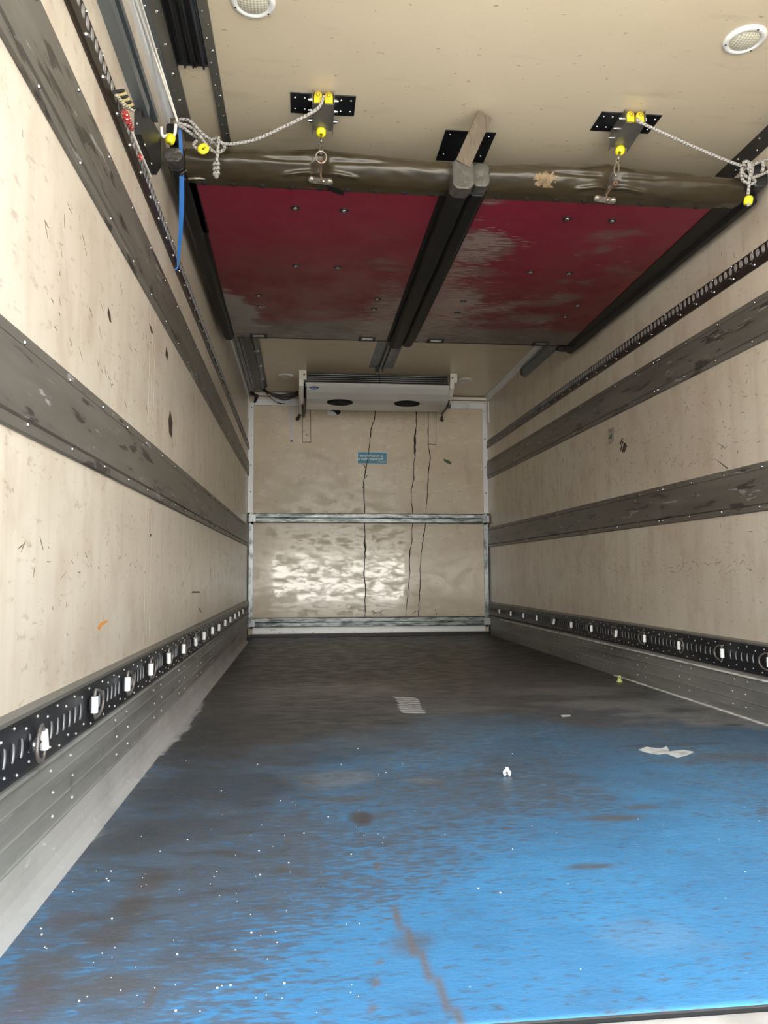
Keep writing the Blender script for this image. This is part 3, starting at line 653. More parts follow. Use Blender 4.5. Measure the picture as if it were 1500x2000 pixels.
def leaf(side, x0, x1, fx0, fx1, screws, hooks, label):
    root = thing('partition_panel', ((x0 + x1) / 2, 3.9, Z0), label, 'partition panel', 'folded-up red partition panels')
    b = MB(); b.box((x0 + .01, PY0, Z0 + .004), (x1 - .01, PY1, Z1)); b.build('panel_core', 'rubber', root)
    grid('red_face', lin(fx0, fx1, 80), lin(PY0, PY1, 130), Z0, panel_paint(side), 'red', True, root)
    b = MB()
    for x, y in screws: b.lathe((x, y, Z0), (0, 0, -1), [(.020, 0), (.020, .002), (.010, .003)], 16, 0); b.dome((x, y, Z0 - .003), (0, 0, -1), .010, .006, 10, 1)
    b.build('fixing_screw', ['black', 'steel'], root)
    for x in hooks:
        b = MB(); y = PY1 - .02
        b.box((x - .055, y - .045, Z0 - .006), (x + .055, y + .03, Z0), 0); b.box((x - .035, y - .028, Z0 - .009), (x + .035, y - .016, Z0 - .005), 1); b.box((x - .04, y - .015, Z0 - .0065), (x + .04, y + .02, Z0 - .005), 2)
        b.build('latch_plate', ['rubber', 'steel', 'black'], root)
    return root
def seal_strip(b, poly_at, y0, y1, n=40, seed=0, mi=0):
    P = [poly_at(y0 + (y1 - y0) * k / n) for k in range(n + 1)]; m = len(P[0])
    b.add([v for q in P for v in q], [(k * m + i, k * m + (i + 1) % m, (k + 1) * m + (i + 1) % m, (k + 1) * m + i) for k in range(n) for i in range(m)] + [tuple(range(m)), tuple(range(n * m, n * m + m))], mi)
L1 = [(.511, 3.131), (.718, 3.134), (.508, 3.742), (.720, 3.748), (.297, 4.174), (.295, 4.346), (.963, 4.168), (.961, 4.336)]
R1 = [(1.699, 3.115), (1.905, 3.115), (1.714, 3.707), (1.920, 3.708), (1.458, 4.163), (1.462, 4.352), (2.135, 4.159), (2.130, 4.355)]
pL = leaf(-1, .03, 1.16, .10, 1.12, L1, (.256, .966), 'left red partition panel folded up under the ceiling with black edges')
pR = leaf(1, 1.21, 2.435, 1.27, 2.35, R1, (1.427, 2.148), 'right red scuffed partition panel folded up under the ceiling')
roll(.092, 1.128, .612, 1.0, pL); roll(1.285, 2.395, 1.795, 5.0, pR, (1064, 351))
def rpoly(xc, w, z0, z1, wob, seed):
    def f(y):
        o = wob * noise.noise(Vector((y * 4, seed, 0))); x = xc(y) + o; hw = w / 2; r = w * .22
        return [Vector(p) for p in ((x - hw + r, y, z0), (x + hw - r, y, z0), (x + hw, y, z0 + r), (x + hw, y, z1 - r), (x + hw - r, y, z1), (x - hw + r, y, z1), (x - hw, y, z1 - r), (x - hw, y, z0 + r))]
    return f
b = MB(); seal_strip(b, rpoly(lambda y: 1.165, .082, 2.135, 2.235, .004, 1), 2.86, 4.97); b.build('centre_seal', 'rubber', pL, bevel=.004)
b = MB(); seal_strip(b, rpoly(lambda y: 1.167, .086, 2.125, 2.25, .004, 2), 2.80, 2.88, 3); b.build('taped_end', 'tape', pL, bevel=.006)
b = MB(); b.box((1.10, 2.96, Z0 - .004), (1.13, PY1, Z0 + .02)); b.box((.062, 2.96, Z0 - .004), (.12, 3.4, Z0 + .02)); b.prism([(.03, 2.96, Z0 - .004), (.118, 2.96, Z0 - .004), (.092, PY1, Z0 - .004), (.03, PY1, Z0 - .004)], (0, 0, .02)); b.build('edge_strip', 'rubber', pL)
b = MB(); seal_strip(b, rpoly(lambda y: .062, .062, 2.16, 2.26, .003, 3), 2.84, 4.95); b.build('side_seal', 'rubber', pL, bevel=.004)
b = MB(); seal_strip(b, rpoly(lambda y: .056, .068, 2.17, 2.225, .006, 4), 2.79, 2.86, 4); b.build('taped_corner', 'tapedark', pL, bevel=.005)
b = MB(); seal_strip(b, rpoly(lambda y: .046, .034, 2.275, 2.325, .001, 14), 2.80, 2.92, 4); b.build('end_block', 'rubber', pL, bevel=.003)
b = MB(); b.tube([(.10, 2.90, 2.165), (.12, 2.88, 2.155), (.145, 2.885, 2.16), (.16, 2.90, 2.165)], .005, 6); b.tube([(.085, 2.92, 2.17), (.075, 2.86, 2.16), (.10, 2.84, 2.165)], .004, 6); b.build('corner_clip', 'chain', pL)
b = MB(); seal_strip(b, rpoly(lambda y: 1.245, .070, 2.15, 2.24, .004, 6), 2.90, 4.97); b.build('centre_seal', 'rubber', pR, bevel=.004)
b = MB(); seal_strip(b, rpoly(lambda y: 1.250, .074, 2.165, 2.262, .004, 7), 2.85, 2.93, 3); b.build('taped_end', 'tape', pR, bevel=.006)
b = MB(); b.prism([(2.285, 2.96, Z0 - .004), (2.435, 2.96, Z0 - .004), (2.435, PY1 + .03, Z0 - .004), (2.345, PY1 + .03, Z0 - .004)], (0, 0, .02)); b.box((1.26, 2.96, Z0 - .003), (1.29, PY1, Z0 + .02)); b.build('edge_strip', 'rubber', pR)
b = MB(); seal_strip(b, rpoly(lambda y: 2.41, .055, 2.16, 2.26, .003, 8), 2.88, 5.05); b.build('side_seal', 'rubber', pR, bevel=.004)
b = MB(); seal_strip(b, rpoly(lambda y: 2.405, .075, 2.195, 2.30, .006, 9), 2.80, 2.89, 4); b.build('taped_corner', 'plate', pR, bevel=.008)
b = MB(); seal_strip(b, rpoly(lambda y: 2.36, .12, 2.165, 2.20, .01, 10), 4.93, 5.03, 4); b.build('torn_flap', 'rubber', pR)
b = MB(); b.box((.14, PY1, Z0), (1.12, PY1 + .02, Z1)); b.build('rear_edge', 'rubber', pL)
b = MB(); b.box((1.28, PY1, Z0), (2.34, PY1 + .02, Z1)); b.build('rear_edge', 'rubber', pR)
b = MB(); q = [at_z(*p, Z0) for p in ((641, 360), (655, 364), (672, 374), (671, 380), (655, 375), (640, 368))]; b.prism(q, (0, 0, -.006)); b.build('torn_flap', 'rubber', pL)


# ------------------------------------------------------------------ pulley brackets, hooks
def pulley(x, label):
    r = thing('pulley_bracket', (x, 2.84, H), label, 'pulley bracket', 'pulley brackets on the ceiling')
    b = MB(); b.box((x - .126, 2.776, H - .004), (x + .126, 2.904, H), 0)
    for sx in (-.108, -.070, .070, .108):
        for y in (2.805, 2.875): b.dome((x + sx, y, H - .004), (0, 0, -1), .0055, .004, 8, 1)
    b.build('mounting_plate', ['plate', 'steel'], r, bevel=.001)
    b = MB(); x0, x1 = x - .042, x + .042
    for xx in (x0, x1 - .003):
        b.prism([(xx, 2.748, H - .004), (xx, 2.748, 2.405), (xx, 2.86, 2.393), (xx, 2.925, 2.388), (xx, 2.90, 2.42), (xx, 2.90, H - .004)], (.003, 0, 0))
    b.prism([(x0, 2.752, 2.405), (x1, 2.752, 2.405), (x1, 2.90, 2.393), (x + .028, 2.905, 2.392), (x, 2.885, 2.394), (x - .028, 2.905, 2.392), (x0, 2.90, 2.393)], (0, 0, .003))
    b.build('housing', 'strip', r)
    for s in (-1, 1):
        b = MB(); cx = x + s * .020
        b.lathe((cx, 2.744, 2.438), (0, 1, 0), [(.0001, 0), (.006, 0), (.007, .003), (.0145, .004), (.0155, .008), (.0155, .018)], 18, 0)
        b.box((cx - .0155, 2.750, 2.410), (cx + .0155, 2.764, 2.436), 0); b.torus((cx, 2.7445, 2.438), (1, 0, 0), (0, 0, 1), .006, .006, .0012, 14, 5, 1)
        b.build('pulley_wheel', ['yellow', 'rust'], r)
        for y, z in ((2.775, 2.435), (2.83, 2.428), (2.88, 2.418)):
            b = MB(); xb = x + s * .042; b.cyl((xb, y, z), (xb + s * .009, y, z), .0085, 6, 0); b.cyl((xb + s * .009, y, z), (xb + s * .016, y, z), .005, 8, 0); b.build('bolt', ['steel'], r)
    return r
p0 = pulley(.619, 'black pulley bracket with two yellow wheels on the ceiling above the left red panel')
p1 = copy_tree(p0, shift=(1.236, 0, 0)); p1['label'] = 'grey pulley bracket with two yellow wheels on the ceiling above the right red panel'

def bead(b, c, ax, r=.0195, mi=0): b.lathe(c, ax, [(.006, -.017), (r * .8, -.016), (r, -.008), (r, .008), (r * .8, .016), (.006, .017)], 18, mi)
def link(b, c, d, side, L, wd, r, mi=0): b.torus(c, d, side, L, wd, r, 20, 7, mi)
def lift_hook(P, style, label):
    P = [Vector(p) for p in P]; r = thing('lifting_hook', P[0], label, 'hook', 'lifting hooks of the red panels')
    b = MB(); bead(b, P[0], P[0] - P[1]); b.build('stopper_ball', 'yellowbead', r)
    b = MB(); b.cyl(P[0] + Vector((0, 0, .005)), P[0] + Vector((0, -.01, .03)), .0045, 7); b.build('rope_end', 'rope', r)
    X = Vector((1, 0, 0)); Yv = Vector((0, 1, 0)); b = MB()
    if style == 0:
        link(b, P[0].lerp(P[1], .40), P[1] - P[0], Yv, .018, .010, .0036)
        for s in (-1, 1): b.cyl(P[0].lerp(P[1], .62) + X * .007 * s, P[1] + X * .005 * s, .0042, 7)
        link(b, P[2], Vector((0, 0, 1)), X, .024, .0205, .0036)
        b.ball(P[1] - Vector((0, 0, .004)), .009, 0, 8)
    else:
        link(b, P[0].lerp(P[1], .45), P[1] - P[0], Yv, .018, .009, .0036); link(b, P[0].lerp(P[1], .75), P[1] - P[0], X, .014, .008, .0034)
        link(b, P[1].lerp(P[2], .35), P[2] - P[1], X, .034, .009, .0044)
    b.build('chain_link', 'chain', r)
    b = MB(); b.tube([P[2] - Vector((0, 0, .012)), P[2].lerp(P[3], .4), P[3] + Vector((0, -.004, .014)), P[3] + Vector((.006, 0, .002)), P[3] + Vector((-.004, .008, 0))], .0048, 7)
    b.torus(P[2] - Vector((0, 0, .017)), (1, 0, 0), (0, 0, 1), .008, .008, .0035, 14, 6); b.build('hook_bar', 'rust', r)
    b = MB(); c = P[3] + Vector((0, .008, 0)); dx = Vector((.036, .004 if style else -.002, -.001 if style else -.004))
    u2 = Vector((0, -.5, -.85)); b.obox(c, dx, (0, .010, -.006), u2 * .004); b.lathe(c - dx, u2, [(.0135, -.005), (.0135, .004), (.008, .008), (.0001, .008)], 12); b.lathe(c + dx, u2, [(.0135, -.005), (.0135, .004), (.008, .008), (.0001, .008)], 12); b.lathe(c + dx * .3, u2, [(.007, 0), (.007, .009), (.0001, .009)], 8)
    b.build('toggle_plate', 'chain', r)
lift_hook([at_y(627, 258, 2.90), at_y(627, 296, 2.845), at_y(627, 307, 2.825), at_y(626, 351, 2.885)], 0, 'rusty lifting hook with yellow ball at the middle of the left vinyl roll')
lift_hook([at_y(1211, 294, 2.90), at_y(1205, 320, 2.845), at_y(1202, 350, 2.825), at_y(1183, 388, 2.885)], 1, 'rusty lifting hook with yellow ball at the middle of the right vinyl roll')

# ------------------------------------------------------------------ ropes
def smooth(P, n=6):
    P = [Vector(p) for p in P]; Q = [P[0]] + P + [P[-1]]; out = []
    for i in range(1, len(Q) - 2):
        a, b_, c, d = Q[i - 1:i + 3]
        for k in range(n):
            t = k / n; out.append(.5 * ((2 * b_) + (c - a) * t + (2 * a - 5 * b_ + 4 * c - d) * t * t + (3 * b_ - a - 3 * c + d) * t ** 3))
    return out + [P[-1]]
rr = .0062
r = thing('rope', at_y(440, 280, 2.78), 'flecked grey rope knotted in loops at the left ceiling corner with two yellow balls', 'rope', 'ropes of the pulleys')
b = MB()
b.tube(smooth([at_y(632, 188, 2.74), at_y(618, 214, 2.735), at_y(560, 245, 2.75), at_y(500, 272, 2.77), at_y(455, 281, 2.78), at_y(430, 280, 2.78), at_y(410, 278, 2.775)]), rr, 9)
b.build('hauling_line', 'rope', r)
b = MB()
y = 2.77
b.tube(smooth([at_y(410, 277, y), at_y(420, 271, y - .01), at_y(434, 280, y - .02), at_y(438, 290, y), at_y(425, 298, y + .01), at_y(412, 292, y), at_y(400, 279, y - .01), at_y(388, 263, y), at_y(375, 250, y), at_y(358, 243, y - .01), at_y(344, 240, y), at_y(343, 236, y + .01), at_y(356, 233, y), at_y(370, 236, y - .01), at_y(384, 249, y - .01), at_y(396, 262, y), at_y(410, 272, y + .01), at_y(422, 283, y)]), rr, 9)
b.tube(smooth([at_y(343, 245, y), at_y(355, 248, y - .01), at_y(368, 257, y - .012), at_y(381, 266, y + .005), at_y(394, 270, y - .015), at_y(382, 258, y - .02), at_y(378, 251, y)]), rr, 9)
b.tube(smooth([at_y(427, 268, y - .02), at_y(426, 283, y - .028), at_y(425, 298, y - .022), at_y(423, 316, y - .012)]), rr, 9)
b.tube(smooth([at_y(384, 275, y), at_y(378, 283, y - .008), at_y(386, 292, y - .01)]), rr * .9, 9)
b.build('knot', 'rope', r)
b = MB()
for k in range(3): q = at_y(422.5, 321 + k * 9, 2.76); b.torus(q, (1, 0, .35), (0, 1, 0), .0085, .0085, .0066, 12, 7)
b.ball(at_y(422.5, 344, 2.76), .009, 0, 10); b.build('stopper_knot', 'rope', r)
b = MB(); q = at_y(397, 291, 2.755); b.torus(q, (1, 0, .1), (0, .3, 1), .0135, .0155, .0085, 20, 9); b.build('stopper_ball', 'yellowbead', r)
b = MB(); q = at_y(333, 272, 2.755); bead(b, q, (.3, 0, 1), .017); b.build('stopper_ball', 'yellowbead', r)
b = MB(); b.tube(smooth([q + Vector((-.03, -.02, .035)), q + Vector((-.028, 0, .01)), q + Vector((-.008, 0, .016)), q + Vector((.012, .01, .024)), q + Vector((.018, .0, .06))]), .006, 7); b.build('hook_wire', 'white', r)
r2 = thing('thin_cord', at_x(300, 130, .02), 'pair of thin pale cords running along the left ceiling trim', 'cord')
b = MB(); e = at_y(347, 240, 2.77)
b.tube(smooth([(.012, YR + .02, 2.40), (.02, 2.0, 2.405), at_x(292, 80, .024), at_x(318, 155, .045), e]), .0036, 7); b.tube(smooth([(.02, YR + .02, 2.425), (.03, 2.0, 2.425), at_x(300, 85, .035), at_x(325, 165, .055), e + Vector((0, 0, .006))]), .0036, 7)
b.build('cord_line', 'bracket', r2)
r = thing('rope', at_y(1465, 335, 2.78), 'flecked grey rope with a loose knot and one yellow ball at the right wall', 'rope', 'ropes of the pulleys')
b = MB(); b.tube(smooth([at_y(1244, 232, 2.74), at_y(1252, 240, 2.735), at_y(1300, 262, 2.75), at_y(1360, 289, 2.76), at_y(1410, 310, 2.77), at_y(1445, 323, 2.775), at_y(1462, 327, 2.77)]), rr, 9); b.build('hauling_line', 'rope', r)
b = MB()
b.tube(smooth([at_y(1455, 325, 2.77), at_y(1452, 317, 2.76), at_y(1462, 317, 2.755), at_y(1467, 330, 2.75), at_y(1464, 347, 2.75), at_y(1463, 360, 2.755), at_y(1461, 380, 2.765)]), rr, 9)
b.tube(smooth([at_y(1447, 331, 2.775), at_y(1455, 343, 2.765), at_y(1466, 347, 2.76), at_y(1482, 343, 2.765), at_y(1498, 336, 2.77), at_y(1512, 331, 2.775)]), rr, 9)
b.tube(smooth([at_y(1449, 328, 2.765), at_y(1448, 343, 2.76), at_y(1453, 354, 2.755), at_y(1467, 359, 2.75), at_y(1475, 354, 2.755), at_y(1470, 348, 2.77), at_y(1462, 330, 2.76), at_y(1464, 319, 2.75), at_y(1470, 322, 2.76), at_y(1468, 340, 2.745)]), rr, 9)
b.tube(smooth([at_y(1470, 322, 2.775), at_y(1480, 318, 2.77), at_y(1492, 313, 2.775), at_y(1505, 311, 2.78)]), rr, 9)
b.tube(smooth([at_y(1488, 314, 2.76), at_y(1491, 326, 2.752), at_y(1488, 336, 2.76)]), rr * 1.1, 9)
b.build('knot', 'rope', r)
b = MB(); bead(b, at_y(1461.5, 392, 2.765), (.15, -.2, 1), .0175); b.build('stopper_ball', 'yellowbead', r)
b = MB(); b.ball(at_y(1461.5, 400, 2.758), .0075, 0, 10); b.build('rope_end', 'rope', r)

# ------------------------------------------------------------------ wedged batten and centre ceiling track
A = at_z(946, 226, 2.44); B_ = at_y(903, 322, 2.805); ax = (B_ - A) / 2; sd = Vector((1, .12, 0)).normalized(); sd = (sd - ax.normalized() * sd.dot(ax.normalized())).normalized(); nn = ax.normalized().cross(sd)
b = MB(); b.obox((A + B_) / 2, ax, sd * .031, nn * .011); b.dome((A * .85 + B_ * .15) - nn * .011 + sd * .008, -nn, .003, mi=1)
tag(b.build('wooden_batten', ['wood', 'steel'], bevel=.002), 'rough wooden batten wedged between ceiling and the seam of the red panels', 'wood batten')
r = thing('ceiling_track', (1.24, 4.8, H), 'grey steel track along the ceiling centre between the red panels and the cooling unit', 'ceiling track')
b = MB(); x = 1.238
b.box((1.224, 3.1, 2.435), (1.229, 6.66, H)); b.box((1.25, 3.1, 2.435), (1.255, 6.66, H)); b.box((1.216, 3.2, 2.432), (1.229, 6.66, 2.436)); b.box((1.25, 3.2, 2.432), (1.263, 6.66, 2.436)); b.build('rail_profile', 'channel', r)
for y0, y1 in ((2.962, 3.19), (5.0, 6.62)):
    b = MB(); b.box((1.13, y0, H - .004), (1.345, y1, H), 0)
    yy = y0 + .03
    while yy < y1: 
        for xx in (1.155, 1.32): b.dome((xx, yy, H - .004), (0, 0, -1), .006, .004, 8, 1)
        yy += .15
    b.build('steel_plate', ['channel' if y0 > 3 else 'plate', 'steel'], r)
b = MB(); b.box((1.19, 6.58, 2.43), (1.225, 6.66, 2.455)); b.build('end_stop', 'black', r)

# cable duct along the ceiling left of the unit
r = thing('cable_duct', (.14, 6, H), 'black cable duct on the ceiling at the far left corner', 'cable duct')
b = MB(); b.box((.078, 4.95, H - .034), (.150, 7.42, H)); b.build('duct_body', 'black', r)
b = MB(); b.prism([(.145, 4.95, H), (.145, 4.95, H - .028), (.165, 4.95, H - .034), (.20, 4.95, H - .012), (.20, 4.95, H)], (0, 2.42, 0))
for k in range(5): b.box((.147, 5.2 + k * .45, H - .036), (.19, 5.215 + k * .45, H - .02), 1)
b.build('duct_cover', ['plate', 'edge'], r)
r = thing('cable_bundle', (.2, 7.5, 2.4), 'bundle of black cables sagging from the duct to the cooling unit', 'cables')
for k, (z, sg, x1) in enumerate(((2.43, .008, .56), (2.415, .025, .56), (2.40, .04, .56), (2.39, .01, .36), (2.385, -.002, .33))):
    b = MB(); A = Vector((.13 + .01 * k, 7.38, H - .02)); E = Vector((x1 - (.058 if k < 3 else 0), 7.45 if k < 3 else D - .035, z if k < 3 else 2.352 - .008 * (k - 3)))
    b.tube(smooth([A, A.lerp(E, .2) + Vector((0, .05, -.03)), A.lerp(E, .6) + Vector((0, .03, -.03 - sg)), E]), .009 if k < 3 else .0035, 7); b.build('cable', 'black', r)
b = MB(); b.tube([(.03, 7.60, 2.44), (.09, 7.55, 2.40), (.06, 7.64, 2.36)], [.02, .022, .012], 8); b.build('cable_clump', 'black', r)

# ------------------------------------------------------------------ cooling unit
EX0, EX1 = .565, 1.905
r = thing('cooling_unit', ((EX0 + EX1) / 2, 7.1, 2.25), 'white ceiling-mounted cooling unit with two fan openings on the front wall', 'cooling unit')
prof = [(6.80, 2.352), (6.805, 2.362), (6.83, 2.366), (7.45, 2.366), (7.45, 2.25), (7.30, 2.228), (7.03, 2.218), (6.99, 2.221), (6.93, 2.240), (6.86, 2.285), (6.815, 2.33)]
b = MB(); b.loft([Vector((EX0, y, z)) for y, z in prof], [Vector((EX1, y, z)) for y, z in prof]); b.build('casing', 'casing', r, bevel=.006)
b = MB(); b.box((EX0 - .03, 6.86, 2.366), (EX1 + .03, 7.45, H), 0)
for k in range(5): z = 2.374 + k * .019; b.obox(((EX0 + EX1) / 2, 6.845, z), ((EX1 - EX0) / 2 + .02, 0, 0), (0, .002, .0004), (0, -.0002, .0009), 1)
b.box((1.244, 6.828, 2.366), (1.25, 6.86, H), 0); b.build('intake_grille', ['dark', 'alu'], r)
for s, x0, x1 in ((-1, EX0 - .055, EX0 + .012), (1, EX1 - .012, EX1 + .055)):
    b = MB(); pr = [(6.76, H - .001), (6.76, 2.375), (6.77, 2.32), (6.84, 2.27), (6.95, 2.225), (7.1, 2.20), (7.45, 2.20), (7.45, H - .001)]
    b.prism([(x0, y, z) for y, z in pr], (x1 - x0 - (.028 if 1 else 0), 0, 0)) if s > 0 else b.prism([(x0, y, z) for y, z in pr], (.04, 0, 0))
    b.box((x0, 6.755, 2.375), (x1, 6.80, H - .001)); b.dome(((x0 + x1) / 2 - .012 * s, 6.755, 2.42), (0, -1, 0), .008, .004, 10, 1); b.build('side_bracket', ['bracket', 'rust'], r, bevel=.004)
    xa = x1 if s < 0 else x0
    b = MB(); b.prism([(xa - (.012 if s < 0 else -.012), y, z) for y, z in ((6.82, 2.365), (6.80, 2.365), (6.81, 2.32), (6.93, 2.22), (7.05, 2.192), (7.3, 2.185), (7.3, 2.2), (7.06, 2.2), (6.94, 2.24))], (.012, 0, 0)); b.build('edge_gasket', 'black', r)
for px in (663, 794):
    q = at_z(px, 788, 2.215); b = MB(); c = Vector((at_z(px, 787, 2.235).x, 6.975, 2.224)); n = Vector((0, -.36, -.93)).normalized(); u = Vector((1, 0, 0)); v = n.cross(u)
    ring = lambda rx, ry, h: [c + u * rx * math.cos(2 * math.pi * k / 28) + v * ry * math.sin(2 * math.pi * k / 28) + n * h for k in range(28)]
    A, B2, C2 = ring(.122, .050, -.03), ring(.122, .050, .006), ring(.104, .038, .008)
    b.add(A + B2 + C2, [(i * 28 + k, i * 28 + (k + 1) % 28, (i + 1) * 28 + (k + 1) % 28, (i + 1) * 28 + k) for i in (0, 1) for k in range(28)] + [tuple(range(56, 84))], 0, False)
    for a in range(0, 180, 45): b.cyl(c + n * .009 + u * .09 * math.cos(R(a)) + v * .034 * math.sin(R(a)), c + n * .009 - u * .09 * math.cos(R(a)) - v * .034 * math.sin(R(a)), .002, 5, 1)
    b.torus(c + n * .008, u, v, .05, .028, .002, 20, 5, 1); b.build('fan_opening', ['dark', 'plate'], r)
# oval maker badge
q = Vector((.645, 6.826, 2.318)); nrm = Vector((0, -.8, -.6)).normalized(); vv = Vector((0, -.6, .8)).normalized() * 1
b = MB(); E_ = [q + Vector((1, 0, 0)) * .042 * math.cos(2 * math.pi * k / 24) + vv * .015 * math.sin(2 * math.pi * k / 24) for k in range(24)]; b.prism(E_, nrm * .004); bo = b.build('badge', 'navy', r)
def text_on(s, size, origin, xdir, ydir, material, parent, name='lettering', ext=.0006, bold=0):
    cu = bpy.data.curves.new(name, 'FONT'); cu.body = s; cu.size = size; cu.extrude = ext; cu.offset = bold; cu.align_x = 'CENTER'; cu.align_y = 'CENTER'
    o = bpy.data.objects.new(name, cu); cu.materials.append(M[material]); col.objects.link(o)
    xd, yd = Vector(xdir).normalized(), Vector(ydir).normalized(); zd = xd.cross(yd)
    mt = Matrix(((xd.x, yd.x, zd.x, origin[0]), (xd.y, yd.y, zd.y, origin[1]), (xd.z, yd.z, zd.z, origin[2]), (0, 0, 0, 1)))
    me = bpy.data.meshes.new_from_object(o.evaluated_get(bpy.context.evaluated_depsgraph_get())); bpy.data.objects.remove(o); o = bpy.data.objects.new(name, me); col.objects.link(o)
    if not me.materials: me.materials.append(M[material])
    root = parent
    while root.parent: root = root.parent
    o.parent = parent; o.matrix_parent_inverse = Matrix.Translation(-root.location) if parent.parent is None else Matrix.Identity(4); o.matrix_basis = mt
    return o
bo_txt = text_on('Carrier', .022, q + nrm * .0045, (1, 0, 0), vv, 'signwhite', bo)
# drain hoses
for pts in ([(.545, 7.02, 2.20), (.55, 7.3, 2.15), at_y(592, 800, 7.5), at_y(581, 818, D - .01)], [(1.93, 7.0, 2.20), at_y(875, 785, 7.2), at_y(866, 797, 7.45), at_y(863, 806, 7.6), at_y(863, 820, D - .01)]):
    b = MB(); b.tube(smooth(pts), .014, 8); b.ball(pts[-1], .02, 0, 8); b.build('drain_hose', 'grime', r)

# ------------------------------------------------------------------ front wall fittings
NB = (0, -1, 0)
def onb(px, py, o=0): return at_y(px, py, D - o)
def wallpoly(b, P, th=.004, mi=0): b.prism([onb(*p) for p in P], (0, -th, 0), mi)
b = MB(); wallpoly(b, [(567, 796), (571.5, 796), (571, 860), (567, 860)], .012); wallpoly(b, [(567.5, 860), (571, 860), (571, 863), (567.5, 863)], .013, 1)
tag(b.build('conduit', ['conduit', 'black']), 'thin pale vertical conduit on the front wall left of the cooling unit', 'conduit')
for P, lb in (([(591, 795), (606, 795), (606.5, 863), (591.5, 863)], 'narrow beige cover strip on the front wall under the left end of the cooling unit'), ([(837, 797), (851, 797), (851, 868), (837, 867)], 'narrow beige cover strip on the front wall under the right end of the cooling unit')):
    b = MB(); wallpoly(b, [(P[0][0] - 1, P[0][1]), (P[1][0] + 1, P[1][1]), (P[2][0] + 1, P[2][1] + 1), (P[3][0] - 1, P[3][1] + 1)], .0015, 1); wallpoly(b, P, .006); c = P[2]; b.dome(onb((P[2][0] + P[3][0]) / 2, P[2][1] - 13, .006), NB, .006, mi=1)
    tag(b.build('cover_strip', ['back', 'grime']), lb, 'cover strip', 'cover strips under the cooling unit')
b = MB(); wallpoly(b, [(639, 790), (665, 790), (665, 812), (640, 810)], .004, 0); wallpoly(b, [(640, 788), (665, 788), (665, 808), (658, 811), (655, 806), (648, 802), (640, 800)], .007, 1); b.ball(onb(657, 809, .008), .008, 2, 8)
tag(b.build('wall_socket', ['trim', 'dark', 'steel']), 'small square opening with a black patch under the cooling unit', 'opening')
r = thing('wall_sign', onb(727, 895), 'small blue sign with white lettering on the front wall', 'sign')
b = MB(); wallpoly(b, [(697.5, 882), (756, 883), (756.5, 907), (698, 906)], .002, 1); wallpoly(b, [(699, 883), (755, 884), (755, 906), (699, 905)], .004, 0); b.build('sign_plate', ['signblue', 'signwhite'], r)
for s, sz, p, bd in (('Je goederenzege is', .037, (722, 890.5), .0012), ('een ruwe kaartend!', .037, (721, 896.5), .0012), ('Transport', .020, (746, 902), .0006)): text_on(s, sz, onb(*p, .0046), (1, 0, 0), (0, 0, 1), 'signwhite', r, 'lettering', .0004, bd)
# cracks
K = [([(734.4, 790), (731, 820), (726, 835), (724, 848), (722.5, 862), (720, 880), (718, 900), (715, 914), (712, 930), (710.5, 945), (711, 972), (712.4, 1003), (711.7, 1023), (712.5, 1057), (714, 1072), (712, 1095), (710.6, 1120), (714, 1154), (713, 1180), (712.5, 1206)], [1.2, .9, 1, 1.2, .7, .8, .7, 1.1, 1, 1.3, .9, .7, .8, 1.1, 1.4, .7, 1, .8, .7, .6]),
     ([(814, 790), (813.8, 802), (813.6, 832), (811, 848), (810, 858), (810.4, 880), (810, 896), (808, 910), (808.6, 934), (803, 956), (803, 980), (806, 1003), (805.8, 1023), (805, 1057), (800, 1083), (801, 1117), (797.6, 1147), (795, 1175), (792.7, 1206)], [1, 1.4, .6, 1.6, 2.1, 1.9, .8, .7, .9, .8, .7, .7, .6, .7, 1.3, .6, .7, .6, .6]),
     ([(837, 790), (836.5, 830), (836, 868), (840, 890), (839, 910), (837, 918), (835, 950), (833, 985), (832.4, 1003), (830.8, 1023), (826, 1050), (824.5, 1068), (820, 1113), (820.7, 1147), (818, 1180), (817.7, 1206)], [.7, .6, .7, .9, .8, 1, .8, .6, .6, .7, .9, .7, .6, .8, .6, .9]),
     ([(709, 905), (712, 911), (715, 915)], [.5, .6, .8]), ([(715, 928), (717, 930), (713, 934)], [.4, .5, .6]), ([(708, 950), (711, 955)], [.5, .8]), ([(709, 1060), (713, 1070)], [.5, .8]), ([(716, 1065), (714, 1072)], [.4, .7]),
     ([(726, 1192), (732, 1197), (742, 1197), (748, 1192)], [.5, .7, .7, .4]), ([(732, 1197), (728, 1201)], [.5, .4]), ([(742, 1197), (748, 1201)], [.5, .4]), ([(806, 1200), (812, 1194), (820, 1192)], [.4, .6, .4]), ([(850, 1190), (853, 1200)], [.5, .4])]
for P, ws in K:
    b = MB(); P2 = []; W2 = []
    for i in range(len(P)):
        P2.append(onb(*P[i])); W2.append(ws[i] * .0054)
        if i < len(P) - 1:
            for f in (.33, .66): P2.append(onb(P[i][0] + (P[i + 1][0] - P[i][0]) * f + random.uniform(-.9, .9), P[i][1] + (P[i + 1][1] - P[i][1]) * f)); W2.append((ws[i] * (1 - f) + ws[i + 1] * f) * .0052 * random.uniform(.6, 1.15))
    b.ribbon(P2, W2, NB, off=.0046 if P[0][0] < 735 and len(P) > 10 else .0015); b.build('crack', 'dark', wb)
def scuff(parent, P, nrm, material, x=None):
    b = MB(); q = [at_x(*p, x) if x is not None else onb(*p) for p in P]; b.prism(q, Vector(nrm) * .0008); b.build('scuff', material, parent)
scuff(wb, [(866, 896), (876, 899), (882, 904), (880, 907), (872, 904), (867, 900)], NB, 'green')
